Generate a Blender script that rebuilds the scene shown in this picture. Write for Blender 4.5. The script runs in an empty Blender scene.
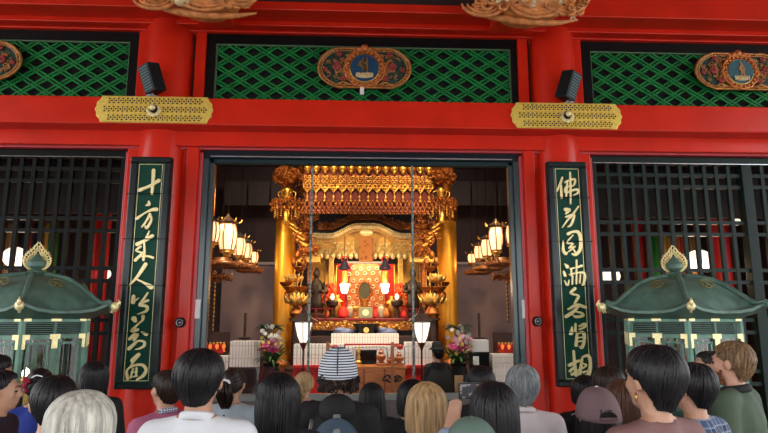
import bpy, bmesh, math, random
from mathutils import Vector, Matrix, noise
from math import sin, cos, pi, radians as RD
RN = random.Random(7)
SC = bpy.context.scene
COL = SC.collection
F, PIT, YA, CX, CY, CZ = 577.0, .1706, .0435, -.04, -7.0, 1.9
_cp, _sp, _cy, _sy = cos(PIT), sin(PIT), cos(YA), sin(YA)
_R = (_cy, -_sy, 0); _W = (_sy*_cp, _cy*_cp, _sp); _U = (-_sy*_sp, -_cy*_sp, _cp)
def at(px, py, Y):
    """world (X, Z) of the picture point (px, py) on the vertical plane at depth Y"""
    a = (px-384)/F; b = (216.5-py)/F
    v = [_W[i]+a*_R[i]+b*_U[i] for i in range(3)]
    t = (Y-CY)/v[1]
    return CX+t*v[0], CZ+t*v[2]
def P3(px, py, Y):
    x, z = at(px, py, Y); return Vector((x, Y, z))

# ---------------------------------------------------------------- materials
MATS = {}
def mat(name, col=(), rough=.5, metal=0, spec=.5, emis=None, es=0, bump=0, bscale=40, var=0, vscale=6, coat=0, trans=0, alpha=1, stretch=None, wave=None):
    if name in MATS: return MATS[name]
    m = bpy.data.materials.new(name); m.use_nodes = True; MATS[name] = m
    N = m.node_tree.nodes; L = m.node_tree.links; b = N['Principled BSDF']
    b.inputs['Base Color'].default_value = (*col, 1); b.inputs['Roughness'].default_value = rough
    b.inputs['Metallic'].default_value = metal; b.inputs['Specular IOR Level'].default_value = spec
    b.inputs['Coat Weight'].default_value = coat; b.inputs['Coat Roughness'].default_value = .15
    b.inputs['Transmission Weight'].default_value = trans
    if emis: b.inputs['Emission Color'].default_value = (*emis, 1); b.inputs['Emission Strength'].default_value = es
    if var or bump:
        tc = N.new('ShaderNodeTexCoord'); mp = N.new('ShaderNodeMapping'); L.new(tc.outputs['Object'], mp.inputs[0])
        if stretch: mp.inputs['Scale'].default_value = stretch
    if var:
        n = N.new('ShaderNodeTexNoise'); n.inputs['Scale'].default_value = vscale; n.inputs['Detail'].default_value = 6
        L.new(mp.outputs[0], n.inputs['Vector'])
        r = N.new('ShaderNodeValToRGB'); r.color_ramp.elements[0].position = .3; r.color_ramp.elements[1].position = .7
        r.color_ramp.elements[0].color = (*[c*(1-var) for c in col], 1); r.color_ramp.elements[1].color = (*[min(1, c*(1+var)) for c in col], 1)
        L.new(n.outputs[0], r.inputs[0]); L.new(r.outputs[0], b.inputs['Base Color'])
    if bump:
        n = N.new('ShaderNodeTexNoise'); n.inputs['Scale'].default_value = bscale; n.inputs['Detail'].default_value = 5
        L.new(mp.outputs[0], n.inputs['Vector'])
        u = N.new('ShaderNodeBump'); u.inputs['Strength'].default_value = bump; u.inputs['Distance'].default_value = .02
        L.new(n.outputs[0], u.inputs['Height']); L.new(u.outputs[0], b.inputs['Normal'])
    return m
def two_tone(name, c1, c2, kind, scale, rough=.6, metal=0, thr=.5, bump=0, axis=None, dist=0):
    """a surface pattern of two colours: wave stripes, voronoi spots, checker or noise"""
    if name in MATS: return MATS[name]
    m = mat(name, c1, rough, metal); N = m.node_tree.nodes; L = m.node_tree.links; b = N['Principled BSDF']
    tc = N.new('ShaderNodeTexCoord')
    if kind == 'wave':
        t = N.new('ShaderNodeTexWave'); t.bands_direction = axis or 'X'; t.inputs['Scale'].default_value = scale; t.inputs['Distortion'].default_value = dist; o = t.outputs['Fac']
    elif kind == 'voronoi':
        t = N.new('ShaderNodeTexVoronoi'); t.inputs['Scale'].default_value = scale; o = t.outputs['Distance']
    elif kind == 'magic':
        t = N.new('ShaderNodeTexMagic'); t.turbulence_depth = 3; t.inputs['Scale'].default_value = scale; t.inputs['Distortion'].default_value = 2; o = t.outputs['Fac']
    else:
        t = N.new('ShaderNodeTexNoise'); t.inputs['Scale'].default_value = scale; t.inputs['Detail'].default_value = 4; o = t.outputs[0]
    L.new(tc.outputs['Object'], t.inputs['Vector'])
    r = N.new('ShaderNodeValToRGB'); r.color_ramp.elements[0].position = max(0, thr-.04); r.color_ramp.elements[1].position = min(1, thr+.04)
    r.color_ramp.elements[0].color = (*c1, 1); r.color_ramp.elements[1].color = (*c2, 1)
    L.new(o, r.inputs[0]); L.new(r.outputs[0], b.inputs['Base Color'])
    if bump:
        u = N.new('ShaderNodeBump'); u.inputs['Strength'].default_value = bump; u.inputs['Distance'].default_value = .01
        L.new(r.outputs[0], u.inputs['Height']); L.new(u.outputs[0], b.inputs['Normal'])
    return m
def plaid(name, base, c1, c2, s):
    m = mat(name, base, .8); N = m.node_tree.nodes; L = m.node_tree.links; tc = N.new('ShaderNodeTexCoord'); prev = None; col = None
    for ax, c in (('X', c1), ('Z', c1), ('X', c2), ('Z', c2)):
        t = N.new('ShaderNodeTexWave'); t.bands_direction = ax; t.inputs['Scale'].default_value = s*(1 if c is c1 else 2); L.new(tc.outputs['Object'], t.inputs['Vector'])
        r = N.new('ShaderNodeValToRGB'); r.color_ramp.elements[0].position = .6 if c is c1 else .9; r.color_ramp.elements[1].position = .66 if c is c1 else .93; r.color_ramp.elements[1].color = (.55, .55, .55, 1); L.new(t.outputs['Fac'], r.inputs[0])
        x = N.new('ShaderNodeMixRGB'); L.new(r.outputs[0], x.inputs[0]); x.inputs[1].default_value = (*base, 1); x.inputs[2].default_value = (*c, 1)
        if prev: L.new(prev.outputs[0], x.inputs[1])
        prev = x
    L.new(prev.outputs[0], N['Principled BSDF'].inputs['Base Color']); return m
WIRE = mat('black_wire', (.004, .004, .004), .9, spec=.05)
RED = mat('red_lacquer', (.66, .022, .006), .32, spec=.28, var=.10, vscale=2.5, bump=.04, bscale=3, coat=.10)
RED2 = mat('deep_red_lacquer', (.40, .010, .012), .4, spec=.25, var=.12, vscale=3)
BLK = mat('black_lacquer', (.006, .006, .007), .4, spec=.18)
GRNP = mat('lattice_green', (.012, .20, .045), .5, spec=.2, var=.25, vscale=8)
DKGR = mat('dark_green_wood', (.007, .019, .015), .45, spec=.2, var=.2, vscale=10)
DKGR2 = mat('blackened_green_wood', (.004, .006, .005), .5, spec=.12, var=.2, vscale=10)
BOARD = mat('board_green', (.004, .055, .034), .45, spec=.15, var=.12, vscale=12)
BFR = mat('board_frame', (.010, .020, .020), .3, spec=.3, var=.15, vscale=8, coat=.15)
GOLD = mat('gold', (.75, .50, .13), .34, 1, var=.15, vscale=30, bump=.1, bscale=60)
GOLDP = mat('gold_leaf', (1.0, .80, .40), .38, .35, var=.15, vscale=40)
BRASS = mat('pierced_brass', (.95, .66, .13), .42, .55, var=.2, vscale=40, bump=.15, bscale=90)
HOLE = mat('dark_piercing', (.05, .015, .005), .8)
AGOLD = mat('altar_gold', (.80, .44, .10), .35, .85, var=.3, vscale=25, bump=.3, bscale=50)
BGOLD = mat('bronze_gold', (.36, .12, .030), .4, .8, var=.5, vscale=30, bump=.5, bscale=60)
WHITE = mat('white_paint', (.8, .8, .78), .5)
STEEL = mat('brushed_steel', (.5, .52, .54), .3, .9)
GREY = mat('grey_metal', (.16, .15, .145), .45, .3, var=.15, vscale=5)
CARV = mat('carved_wood', (.66, .25, .07), .5, var=.35, vscale=14, bump=.4, bscale=30)
IVORY = mat('ivory_paint', (.72, .55, .32), .5)
DARKW = mat('dark_wood', (.035, .014, .009), .45, var=.3, vscale=5, stretch=(1, 1, 6))
OCHRE = mat('orange_wood', (.62, .20, .045), .4, var=.3, vscale=5, stretch=(1, 1, 8), coat=.2)
COPPER = mat('verdigris_metal', (.085, .165, .125), .5, .1, var=.35, vscale=7, bump=.25, bscale=14)
COPPER2 = mat('pale_verdigris', (.10, .21, .15), .45, .15, var=.25, vscale=9, bump=.1, bscale=20)
PAPER = mat('lit_paper', (.9, .85, .7), .6, emis=(1, .64, .25), es=1.25)
PAPERW = mat('lit_white_paper', (.9, .9, .88), .6, emis=(1, .90, .72), es=1.15)
GLOW = mat('glowing_bulb', (1, .9, .7), .5, emis=(1, .85, .55), es=9)
BLACKT = mat('black_plastic', (.009, .012, .013), .45, spec=.25)

def glass_mat():
    m = bpy.data.materials.new('clear_glass'); m.use_nodes = True; MATS['clear_glass'] = m
    N = m.node_tree.nodes; L = m.node_tree.links; N.remove(N['Principled BSDF'])
    t = N.new('ShaderNodeBsdfTransparent'); g = N.new('ShaderNodeBsdfGlossy'); g.inputs['Roughness'].default_value = .02
    f = N.new('ShaderNodeFresnel'); f.inputs['IOR'].default_value = 1.45
    x = N.new('ShaderNodeMixShader'); L.new(f.outputs[0], x.inputs[0]); L.new(t.outputs[0], x.inputs[1]); L.new(g.outputs[0], x.inputs[2])
    L.new(x.outputs[0], N['Material Output'].inputs[0]); return m
GLASS = glass_mat()

# ---------------------------------------------------------------- mesh builder
def catmull(pts, k=5):
    if len(pts) < 3: return [Vector(p) for p in pts]
    P = [Vector(p) for p in pts]; P = [P[0]*2-P[1]]+P+[P[-1]*2-P[-2]]; out = []
    for i in range(1, len(P)-2):
        for j in range(k):
            t = j/k; a, b, c, d = P[i-1], P[i], P[i+1], P[i+2]
            out.append(.5*((2*b)+(c-a)*t+(2*a-5*b+4*c-d)*t*t+(3*b-a-3*c+d)*t**3))
    out.append(P[-2]); return out
class MB:
    def __init__(s): s.v = []; s.f = []; s.m = []; s.mi = 0
    def add(s, vs, fs):
        o = len(s.v); s.v += [Vector(x) for x in vs]; s.f += [tuple(i+o for i in f) for f in fs]; s.m += [s.mi]*len(fs); return s
    def box(s, x0, x1, y0, y1, z0, z1, M=None):
        vs = [Vector((x, y, z)) for z in (z0, z1) for y in (y0, y1) for x in (x0, x1)]
        if M: vs = [M @ v for v in vs]
        return s.add(vs, [(0, 2, 3, 1), (4, 5, 7, 6), (0, 1, 5, 4), (2, 6, 7, 3), (0, 4, 6, 2), (1, 3, 7, 5)])
    def tube(s, pts, r, n=8, flat=1.0, up=None, caps=True):
        pts = [Vector(p) for p in pts]; k = len(pts); R = r if isinstance(r, (list, tuple)) else [r]*k
        T = [(pts[min(i+1, k-1)]-pts[max(i-1, 0)]).normalized() for i in range(k)]
        u = Vector(up) if up else (Vector((0, 0, 1)) if abs(T[0].z) < .9 else Vector((0, 1, 0)))
        o = []; fs = []
        for i in range(k):
            a = (u-T[i]*u.dot(T[i]))
            a = a.normalized() if a.length > 1e-5 else T[i].orthogonal().normalized()
            b = T[i].cross(a); u = a if not up else u
            for j in range(n):
                q = 2*pi*j/n; o.append(pts[i]+(a*cos(q)*flat+b*sin(q))*R[i])
        for i in range(k-1):
            for j in range(n):
                j2 = (j+1) % n; fs.append((i*n+j, i*n+j2, (i+1)*n+j2, (i+1)*n+j))
        if caps: fs += [tuple(range(n))[::-1], tuple((k-1)*n+j for j in range(n))]
        return s.add(o, fs)
    def cyl(s, p0, p1, r0, r1=None, n=12): return s.tube([p0, p1], [r0, r0 if r1 is None else r1], n)
    def lathe(s, prof, c=(0, 0, 0), n=20, sx=1, sy=1, rot=0):
        o = []; fs = []; k = len(prof)
        for r, z in prof:
            for j in range(n):
                q = 2*pi*j/n+rot; o.append((c[0]+r*cos(q)*sx, c[1]+r*sin(q)*sy, c[2]+z))
        for i in range(k-1):
            for j in range(n):
                j2 = (j+1) % n; fs.append((i*n+j, i*n+j2, (i+1)*n+j2, (i+1)*n+j))
        fs += [tuple(range(n))[::-1], tuple((k-1)*n+j for j in range(n))]
        return s.add(o, fs)
    def sph(s, c, r, nu=12, nv=8):
        if not isinstance(r, (list, tuple)): r = (r, r, r)
        o = [(c[0], c[1], c[2]-r[2])]; fs = []
        for i in range(1, nv):
            t = pi*i/nv
            for j in range(nu):
                q = 2*pi*j/nu; o.append((c[0]+r[0]*sin(t)*cos(q), c[1]+r[1]*sin(t)*sin(q), c[2]-r[2]*cos(t)))
        o.append((c[0], c[1], c[2]+r[2]))
        for j in range(nu): fs.append((0, 1+(j+1) % nu, 1+j))
        for i in range(nv-2):
            for j in range(nu):
                a = 1+i*nu+j; b = 1+i*nu+(j+1) % nu; fs.append((a, b, b+nu, a+nu))
        l = len(o)-1
        for j in range(nu): fs.append((l, l-nu+j, l-nu+(j+1) % nu))
        return s.add(o, fs)
    def prism(s, poly, y0, y1):
        """polygon in XZ extruded along Y"""
        n = len(poly); A = sum(poly[i][0]*poly[(i+1) % n][1]-poly[(i+1) % n][0]*poly[i][1] for i in range(n))
        if A < 0: poly = poly[::-1]
        o = [(x, y0, z) for x, z in poly]+[(x, y1, z) for x, z in poly]
        fs = [tuple(range(n)), tuple(range(2*n-1, n-1, -1))]+[(i, i+n, (i+1) % n+n, (i+1) % n) for i in range(n)]
        return s.add(o, fs)
    def stroke(s, pts, y0, y1, k=5):
        """a brush stroke (x, z, width) in the XZ plane, extruded along Y"""
        s.ns = getattr(s, 'ns', 0)+1; y0 = y0-.0012*s.ns
        C = catmull(pts, k) if len(pts) > 2 else [Vector(pts[0]).lerp(Vector(pts[1]), t/3) for t in range(4)]
        n = len(C); q = []
        for i, c in enumerate(C):
            d = C[min(i+1, n-1)]-C[max(i-1, 0)]; d = Vector((d.x, d.y)); d = d.normalized() if d.length else Vector((1, 0))
            q.append((c, d, max(c.z, .002)/2))
        vs = []
        for c, d, w in q: vs += [(c.x-d.y*w, y0, c.y+d.x*w), (c.x+d.y*w, y0, c.y-d.x*w), (c.x-d.y*w, y1, c.y+d.x*w), (c.x+d.y*w, y1, c.y-d.x*w)]
        fs = []
        for i in range(n-1):
            a = 4*i; b = a+4; fs += [(a, a+1, b+1, b), (a+2, b+2, b+3, a+3), (a, b, b+2, a+2), (a+1, a+3, b+3, b+1)]
        s.add(vs, fs)
        for (c, d, w) in (q[0], q[-1]):
            s.prism([(c.x+w*cos(2*pi*j/8), c.y+w*sin(2*pi*j/8)) for j in range(8)], y0+.0005, y1)
        return s
    def xf(s, M): s.v = [M @ v for v in s.v]; return s
    def build(s, name, mt, parent=None, smooth=False, bevel=0, off=None):
        if off is None:
            off = Vector((0, 0, 0)); p = parent
            while p: off += p.location; p = p.parent
        me = bpy.data.meshes.new(name); me.from_pydata([v-off for v in s.v], [], s.f)
        for x in (mt if isinstance(mt, (list, tuple)) else [mt]): me.materials.append(x)
        me.polygons.foreach_set('material_index', s.m)
        if smooth: me.polygons.foreach_set('use_smooth', [True]*len(me.polygons))
        me.update(); o = bpy.data.objects.new(name, me); COL.objects.link(o)
        if parent: o.parent = parent
        if bevel:
            b = o.modifiers.new('bevel', 'BEVEL'); b.width = bevel; b.segments = 2; b.limit_method = 'ANGLE'
        if smooth == 'auto':
            me.polygons.foreach_set('use_smooth', [True]*len(me.polygons)); me.set_sharp_from_angle(angle=RD(40))
        return o
def tag(o, label=None, cat=None, group=None, kind=None):
    if label: o['label'] = label
    if cat: o['category'] = cat
    if group: o['group'] = group
    if kind: o['kind'] = kind
    return o
def empty(name, loc, label=None, cat=None, group=None, rz=0, kind=None):
    o = bpy.data.objects.new(name, None); COL.objects.link(o); o.location = loc; o.rotation_euler.z = rz; o.empty_display_size = .1
    return tag(o, label, cat, group, kind)
def copy_tree(o, parent=None):
    c = o.copy(); COL.objects.link(c); c.parent = parent
    for ch in [x for x in bpy.data.objects if x.parent == o]: copy_tree(ch, c)
    return c
def struct(o): o['kind'] = 'structure'; return o
def bx(name, m, x0, x1, y0, y1, z0, z1, parent=None, bevel=0): return MB().box(x0, x1, y0, y1, z0, z1).build(name, m, parent, bevel=bevel)
# ================================================================ THE TEMPLE FRONT
Zf = lambda py, Y: at(380, py, Y)[1]
# outside ground, hall floor, ceilings, side walls
GROUND = mat('worn_stone', (.20, .19, .18), .7, var=.2, vscale=3, bump=.2, bscale=10)
struct(bx('floor', GROUND, -60, 60, -11, -.3, -.1, 0)); struct(bx('ground', mat('pale_plaza_stone', (.38, .37, .35), .7, var=.15, vscale=2), -60, 60, -80, -11, -.2, -.02))
struct(bx('floor', DARKW, -11, 11, -.3, 9, -.1, 0))
struct(bx('ceiling', mat('porch_ceiling', (.10, .05, .04), .7), -11, 11, -10.5, .0, 6.9, 7.1))
struct(bx('beam', RED2, -11, 11, -10.5, -10.1, 4.3, 6.9))  # unseen front beam, added to cut sky light on the upper wall
for x in (-7.5, -2.6, 2.6, 7.5): struct(MB().lathe([(.3, 0), (.3, 5.1)], (x, -10.3, 0), 24).build('pillar', RED, smooth='auto'))
struct(bx('ceiling', mat('hall_ceiling', (.05, .02, .015), .7), -9.2, 9.2, 0, 8.2, 5.75, 5.9))
WALLIN = mat('brown_hall_wall', (.045, .018, .014), .6, var=.25, vscale=2)
struct(bx('wall_back', WALLIN, -9.2, 9.2, 7.8, 8, 0, 5.8))
struct(bx('wall_left', WALLIN, -9.4, -9.2, 0, 8, 0, 5.8))
struct(bx('wall_right', WALLIN, 9.2, 9.4, 0, 8, 0, 5.8))
# horizontal timbers, from the top down
zb1 = Zf(12, -.5); zt1 = Zf(3.5, -.5)
tn = [0]
def trim(m, *a, bevel=.012):
    tn[0] += 1; return struct(bx('trim_%d' % tn[0], m, *a, bevel=bevel))
trim(RED, -2.3, 2.3, -.5, 0, zb1, zt1); trim(RED, -9, -2.3, -.5, 0, zb1, 6.25); trim(RED, 2.3, 9, -.5, 0, zb1, 6.25)
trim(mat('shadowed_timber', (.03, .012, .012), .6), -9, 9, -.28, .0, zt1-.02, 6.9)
zb2 = Zf(28, -.22)
trim(RED, -9, 9, -.22, 0, zb2, zb1+.02)
zb3 = Zf(35, -.08); trim(RED, -9, 9, -.08, .05, zb3, zb2+.01)
# main tie beam (carries the gilt plaques) and the lintel below it
zB0, zB1 = Zf(127.5, -.42), Zf(100.5, -.42)
struct(bx('beam', RED, -9, 9, -.42, .1, zB0, zB1, bevel=.02))
zL0, zL1 = Zf(148, -.17), Zf(126, -.17)
struct(bx('lintel', RED, -9, 9, -.17, .1, zL0, zL1, bevel=.015))
trim(mat('pink_edge', (.50, .05, .06), .4), -9, 9, -.10, .1, Zf(151.5, -.1), zL0+.01, bevel=.006)
# round pillars
PX = (-2.475, 2.475)
for k, x in enumerate(PX):
    struct(MB().lathe([(.285, 0), (.285, 6.9)], (x, .03, 0), 48).build('pillar', RED, smooth='auto'))
    # stone socket at the foot
    struct(MB().lathe([(.40, 0), (.40, .08), (.33, .16), (.28, .18)], (x, .03, 0), 32).build('pillar_base', GREY, smooth='auto'))
for x in (-7.0, 7.0): struct(MB().lathe([(.27, 0), (.27, 6.9)], (x, .03, 0), 32).build('pillar', RED, smooth='auto'))
# upright jambs beside the pillars (lower storey and upper storey)
zU0 = zB1
for s in (-1, 1):
    trim(RED, *sorted((s*2.0, s*2.14)), -.12, .1, 0, zL0+.01)
    trim(RED, *sorted((s*2.14, s*2.24)), -.05, .1, 0, zL0+.01)
    trim(mat('pink_edge', (), 0), *sorted((s*1.955, s*2.0)), -.06, .1, 0, zL0-.05, bevel=.006)
    trim(RED, *sorted((s*2.62, s*2.86)), -.09, .1, 0, zL0+.01)
    trim(mat('pink_edge', (), 0), *sorted((s*2.86, s*2.90)), -.04, .1, 0, zL0-.05, bevel=.006)
    trim(RED, *sorted((s*2.0, s*2.13)), -.06, .1, zU0, zb3+.01)
    trim(RED, *sorted((s*2.66, s*2.84)), -.06, .1, zU0, zb3+.01)
# ---- transom windows with green diagonal lattice
zW0, zW1 = zU0, zb3
def lattice(x0, x1, z0, z1, y0, y1, sx, sz, phx=0, phz=0):
    """pairs of crossing diagonal laths clipped to the rectangle"""
    mb = MB(); sl = sz/sx; w = .0115; gap = .020
    def clip(c, sgn):
        P = []
        for x in (x0, x1):
            z = c+sgn*sl*x
            if z0 <= z <= z1: P.append((x, z))
        for z in (z0, z1):
            x = (z-c)/(sgn*sl)
            if x0 < x < x1: P.append((x, z))
        return P[:2] if len(P) >= 2 else None
    nrm = Vector((-sl, 1)).normalized()
    for sgn in (1, -1):
        k = -80
        while k < 80:
            for o in (-gap, gap):
                c = phz+k*sz+o*(1+sl*sl)**.5-sgn*sl*phx
                q = clip(c, sgn)
                if q:
                    a, b = Vector(q[0]), Vector(q[1]); d = (b-a)
                    if d.length < .02: continue
                    d.normalize(); n = Vector((-d.y, d.x))*w
                    mb.prism([(a+n)[:], (b+n)[:], (b-n)[:], (a-n)[:]], y0+(.006 if sgn > 0 else 0), y1)
            k += 1
    return mb
def transom(n, x0, x1, ph):
    c = (x0+x1)/2; fw = .115
    r = empty('window_%d' % n, (c, .05, zW0)); struct(r)
    mb = MB(); mb.box(x0, x1, -.02, .1, zW0, zW0+.055); mb.box(x0, x1, -.02, .1, zW1-.125, zW1)
    mb.box(x0, x0+fw, -.02, .1, zW0+.055, zW1-.125); mb.box(x1-fw, x1, -.02, .1, zW0+.055, zW1-.125)
    mb.build('window_frame', BLK, r)
    a, b, p, q = x0+fw, x1-fw, zW0+.055, zW1-.125; e = .016
    mb = MB(); mb.box(a, b, .0, .04, p, p+e); mb.box(a, b, .0, .04, q-e, q); mb.box(a, a+e, .0, .04, p+e, q-e); mb.box(b-e, b, .0, .04, p+e, q-e)
    mb.build('inner_border', mat('aged_green_trim', (.10, .20, .10), .5), r)
    lattice(a+e, b-e, p+e, q-e, .012, .032, .306, .196, ph, q).build('lattice', GRNP, r)
    bx('backing_board', mat('black_mesh_backing', (.004, .005, .005), .8), a, b, .085, .1, p, q, r)
    return r
transom(1, -2.0, 2.03, -1.72); transom(2, -6.6, -2.845, -3.2); transom(3, 2.86, 6.6, 3.16)

# ---- gilt medallions
def medallion(c, w, h, label, flip=1, letter=0):
    x, y, z = c
    r = empty('medallion', c, label, 'ornament', 'carved medallions on the lattice')
    def L(px, pz): return (x+px*w/2, z+pz*h/2)
    # wing outline: two round wings joined behind the roundel
    def outline(s=1.0):
        P = []
        for i in range(72):
            t = 2*pi*i/72; cx_ = .42*(1 if cos(t) > 0 else -1)
            rr = .58*s; px = cx_+rr*cos(t); pz = (.92*s)*sin(t)
            if abs(cos(t)) < .25: pz *= 1-.04*cos(8*t)
            P.append(L(px, pz))
        return P
    MB().prism(outline(.97), y-.02, y+.02).build('base_plate', mat('medallion_ground', (.015, .045, .03), .6, var=.6, vscale=30), r)
    mb = MB(); O = outline(1.0)
    mb.tube([(a, y-.03, b) for a, b in O+[O[0]]], .017, 6); O = outline(.88)
    mb.tube([(a, y-.03, b) for a, b in O+[O[0]]], .010, 6)
    O = outline(.94)
    for i in range(0, 72, 2): mb.sph((O[i][0], y-.03, O[i][1]), .014, 6, 4)
    wb = MB()
    for i in list(range(5, 13))+list(range(24, 32)): wb.sph((O[i][0], y-.042, O[i][1]), .009, 6, 4)
    wb.build('white_rim_beads', IVORY, r, True)
    mb.build('gilt_rim', mat('worn_gilt', (.50, .22, .06), .4, .55, var=.4, vscale=30, bump=.3, bscale=60), r, True)
    # scroll leaves and peonies in the wings
    rn = random.Random(int(abs(x)*10)+3); sc = MB(); lf = MB()
    for s in (-1, 1):
        for k in range(70):
            a = rn.uniform(0, 6.28); q = rn.uniform(.1, .82); px = s*.46+.50*q*cos(a); pz = .8*q*sin(a)
            if abs(px) < .36: continue
            X, Z = L(px, pz); t0 = rn.uniform(0, 6.28); rr = rn.uniform(.018, .035)
            sc.tube([(X+rr*(1-j/9)*cos(t0+j*.75), y-.035, Z+rr*(1-j/9)*sin(t0+j*.75)) for j in range(8)], [.007-.0006*j for j in range(8)], 5)
            X, Z = L(px+rn.uniform(-.05, .05), pz+rn.uniform(-.1, .1))
            if abs(px) > .4: lf.sph((X, y-.026, Z), (.020, .010, .010), 6, 4)
        for (px, pz, q) in ((.60, .05, .052), (.44, -.48, .036), (.55, .62, .034), (.84, -.1, .028)):
            X, Z = L(s*px, pz); fl = MB()
            for j in range(6):
                a = j*pi/3; fl.sph((X+q*.6*cos(a), y-.04, Z+q*.6*sin(a)), (q*.55, .018, q*.55), 7, 5)
            fl.sph((X, y-.052, Z), q*.4, 7, 5); fl.build('peony', mat('peony_pink', (.32, .045, .035), .5, var=.5, vscale=40), r, True)
        sc.tube([(L(s*.42, .55)[0], y-.03, L(0, .55)[1]), (L(s*.30, .62)[0], y-.035, L(0, .62)[1]), (L(s*.22, .80)[0], y-.03, L(0, .8)[1])], .014, 6)
        sc.tube([(L(s*.62, -.86)[0], y-.03, L(0, -.8)[1]), (L(s*.46, -.62)[0], y-.04, L(0, -.66)[1]), (L(s*.30, -.74)[0], y-.03, L(0, -.78)[1])], .016, 6)
    sc.build('scrollwork', mat('worn_gilt', (), 0), r, True)
    lf.build('leaf_relief', mat('leaf_relief_green', (.03, .10, .06), .5, var=.5, vscale=40), r, True)
    R = h*.37; zc = z-.01
    def ring(rad, n, amp=0): return [(x+rad*(1+amp*cos(12*t))*cos(t), y-.045, zc+rad*(1+amp*cos(12*t))*sin(t)) for t in [2*pi*i/n for i in range(n+1)]]
    mb = MB(); mb.prism([(a, b) for a, _, b in ring(R*1.18, 48)][:-1], y-.05, y); mb.tube(ring(R*1.14, 64, .03), .018, 6)
    for i in range(22):
        t = 2*pi*i/22; mb.sph((x+R*1.0*cos(t), y-.055, zc+R*1.0*sin(t)), (.022, .014, .022), 6, 4)
    for (a, q) in ((0, .055), (-.07, .04), (.07, .04), (-.13, .028), (.13, .028)): mb.sph((x+a, y-.04, z+h*.46-abs(a)*.3), (q, .03, q*.8), 8, 5)
    mb.build('roundel_frame', mat('roundel_gilt', (.58, .20, .05), .4, .5, var=.4, vscale=40, bump=.3, bscale=50), r, True)
    MB().prism([(a, b) for a, _, b in ring(R*.82, 48)][:-1], y-.06, y-.04).build('blue_disc', mat('deep_blue', (.006, .06, .14), .5) if letter == 0 else mat('teal_blue', (.02, .11, .14), .5), r)
    mb = MB(); mb.tube(ring(R*.84, 48), .010, 6); mb.build('disc_border', GOLD, r, True)
    lt = MB(); q = R*.82
    def S(*p): lt.stroke([(x+a*q, zc+b*q, ww*q) for a, b, ww in p], y-.072, y-.06)
    if letter == 0:
        S((.18, .72, .12), (.16, .2, .15), (.20, -.3, .13), (.28, -.42, .06)); S((-.05, .72, .08), (-.14, .5, .14), (-.34, .32, .16), (-.18, .08, .18), (-.02, .0, .14), (-.12, -.2, .10))
        S((-.34, .30, .1), (-.5, .12, .05)); S((-.05, .30, .14), (.14, .35, .14))
    else:
        S((-.05, .75, .1), (.05, .5, .16), (-.08, .2, .2), (.02, -.05, .14), (-.05, -.4, .08)); S((.12, .55, .1), (.2, .2, .14), (.16, -.1, .12), (.20, -.4, .08)); S((-.22, .2, .1), (.2, .15, .12))
    lt.build('sanskrit_letter', GOLD if letter == 0 else mat('dull_ochre', (.42, .20, .07), .5), r)
    lo = MB()
    for j in range(-3, 4):
        lo.sph((x+j*q*.17, y-.07, zc-q*.55-.012*abs(j)*0), (q*.12, .012, q*.20), 8, 5)
    lo.sph((x, y-.065, zc-q*.48), (q*.62, .012, q*.10), 12, 5); lo.sph((x, y-.068, zc-q*.68), (q*.5, .014, q*.12), 12, 5)
    lo.build('lotus_seat', mat('pale_gilt', (.62, .50, .24), .5, var=.2, vscale=30), r, True)
    return r
mc = P3(364.5, 69, -.05)
medallion(mc, 1.17, .59, 'carved gilt medallion with bright blue disc on the central green lattice over the doorway', 1, 0)
m2 = P3(738, 72.5, -.05); medallion(m2, 1.17, .55, 'carved gilt medallion with dull teal disc on the right green lattice', 1, 1)
m3 = P3(-26, 61, -.05); medallion(m3, 1.17, .55, 'carved gilt medallion cut by the left edge, on the left green lattice', 1, 1)
wt = P3(362, 91, -.13); tag(MB().box(wt.x-.025, wt.x+.025, -.15, -.12, wt.z-.05, wt.z+.045).build('wall_sensor', WHITE, bevel=.004), 'small white box fixed under the middle medallion', 'sensor')
# ---- pierced gilt plaques on the tie beam
def plaque(cx, cz, label):
    y = -.42; r = empty('gilt_plaque', (cx, y, cz), label, 'fitting', 'pierced gilt plaques on the beam')
    W, H = .685, .165; P = []
    for sx, rng in ((1, range(-4, 5)), (-1, range(4, -5, -1))):
        for k in rng:
            t = k/4; P.append((cx+sx*(W-.075*abs(t)**2-.016*(k % 2)), cz+H*t*.98))
    MB().prism(P, y-.025, y).build('plate', BRASS, r, bevel=.006)
    mb = MB()
    for row in (-.62, 0, .62):
        n = 10 if row else 11
        for i in range(-n, n+1):
            if row == 0 and abs(i) < 2: continue
            x = cx+i*.052; z = cz+row*H
            for (u, v, p, q) in ((0, .025, .015, .009), (0, -.025, .015, .009), (.026, .0, .010, .014), (0, 0, .008, .008)): mb.sph((x+u, y-.026, z+v), (p, .004, q), 6, 4)
    mb.build('pierced_holes', HOLE, r)
    mb = MB()
    for row in (-.92, -.31, .31, .92): mb.tube([(cx-W+.14, y-.028, cz+row*H*.98), (cx+W-.14, y-.028, cz+row*H*.98)], .006, 6)
    mb.build('ridges', BRASS, r)
    mb = MB()
    for i in range(8):
        t = i*pi/4; mb.sph((cx+.06*cos(t), y-.04, cz-.02+.055*sin(t)), (.028, .016, .028), 8, 5)
    mb.build('boss_petals', GOLDP, r, True)
    MB().tube([(cx, y-.03, cz), (cx, y-.09, cz)], [.05, .042], 16).build('boss_collar', BLK, r, 'auto')
    MB().sph((cx, y-.09, cz), (.036, .03, .036)).build('boss_cap', GOLDP, r, True)
pz = (zB0+zB1)/2+.005
plaque(P3(155, 110, -.42).x, pz, 'pierced gilt plaque on the beam over the left pillar')
plaque(P3(566, 116, -.42).x, pz, 'pierced gilt plaque on the beam over the right pillar')
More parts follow.
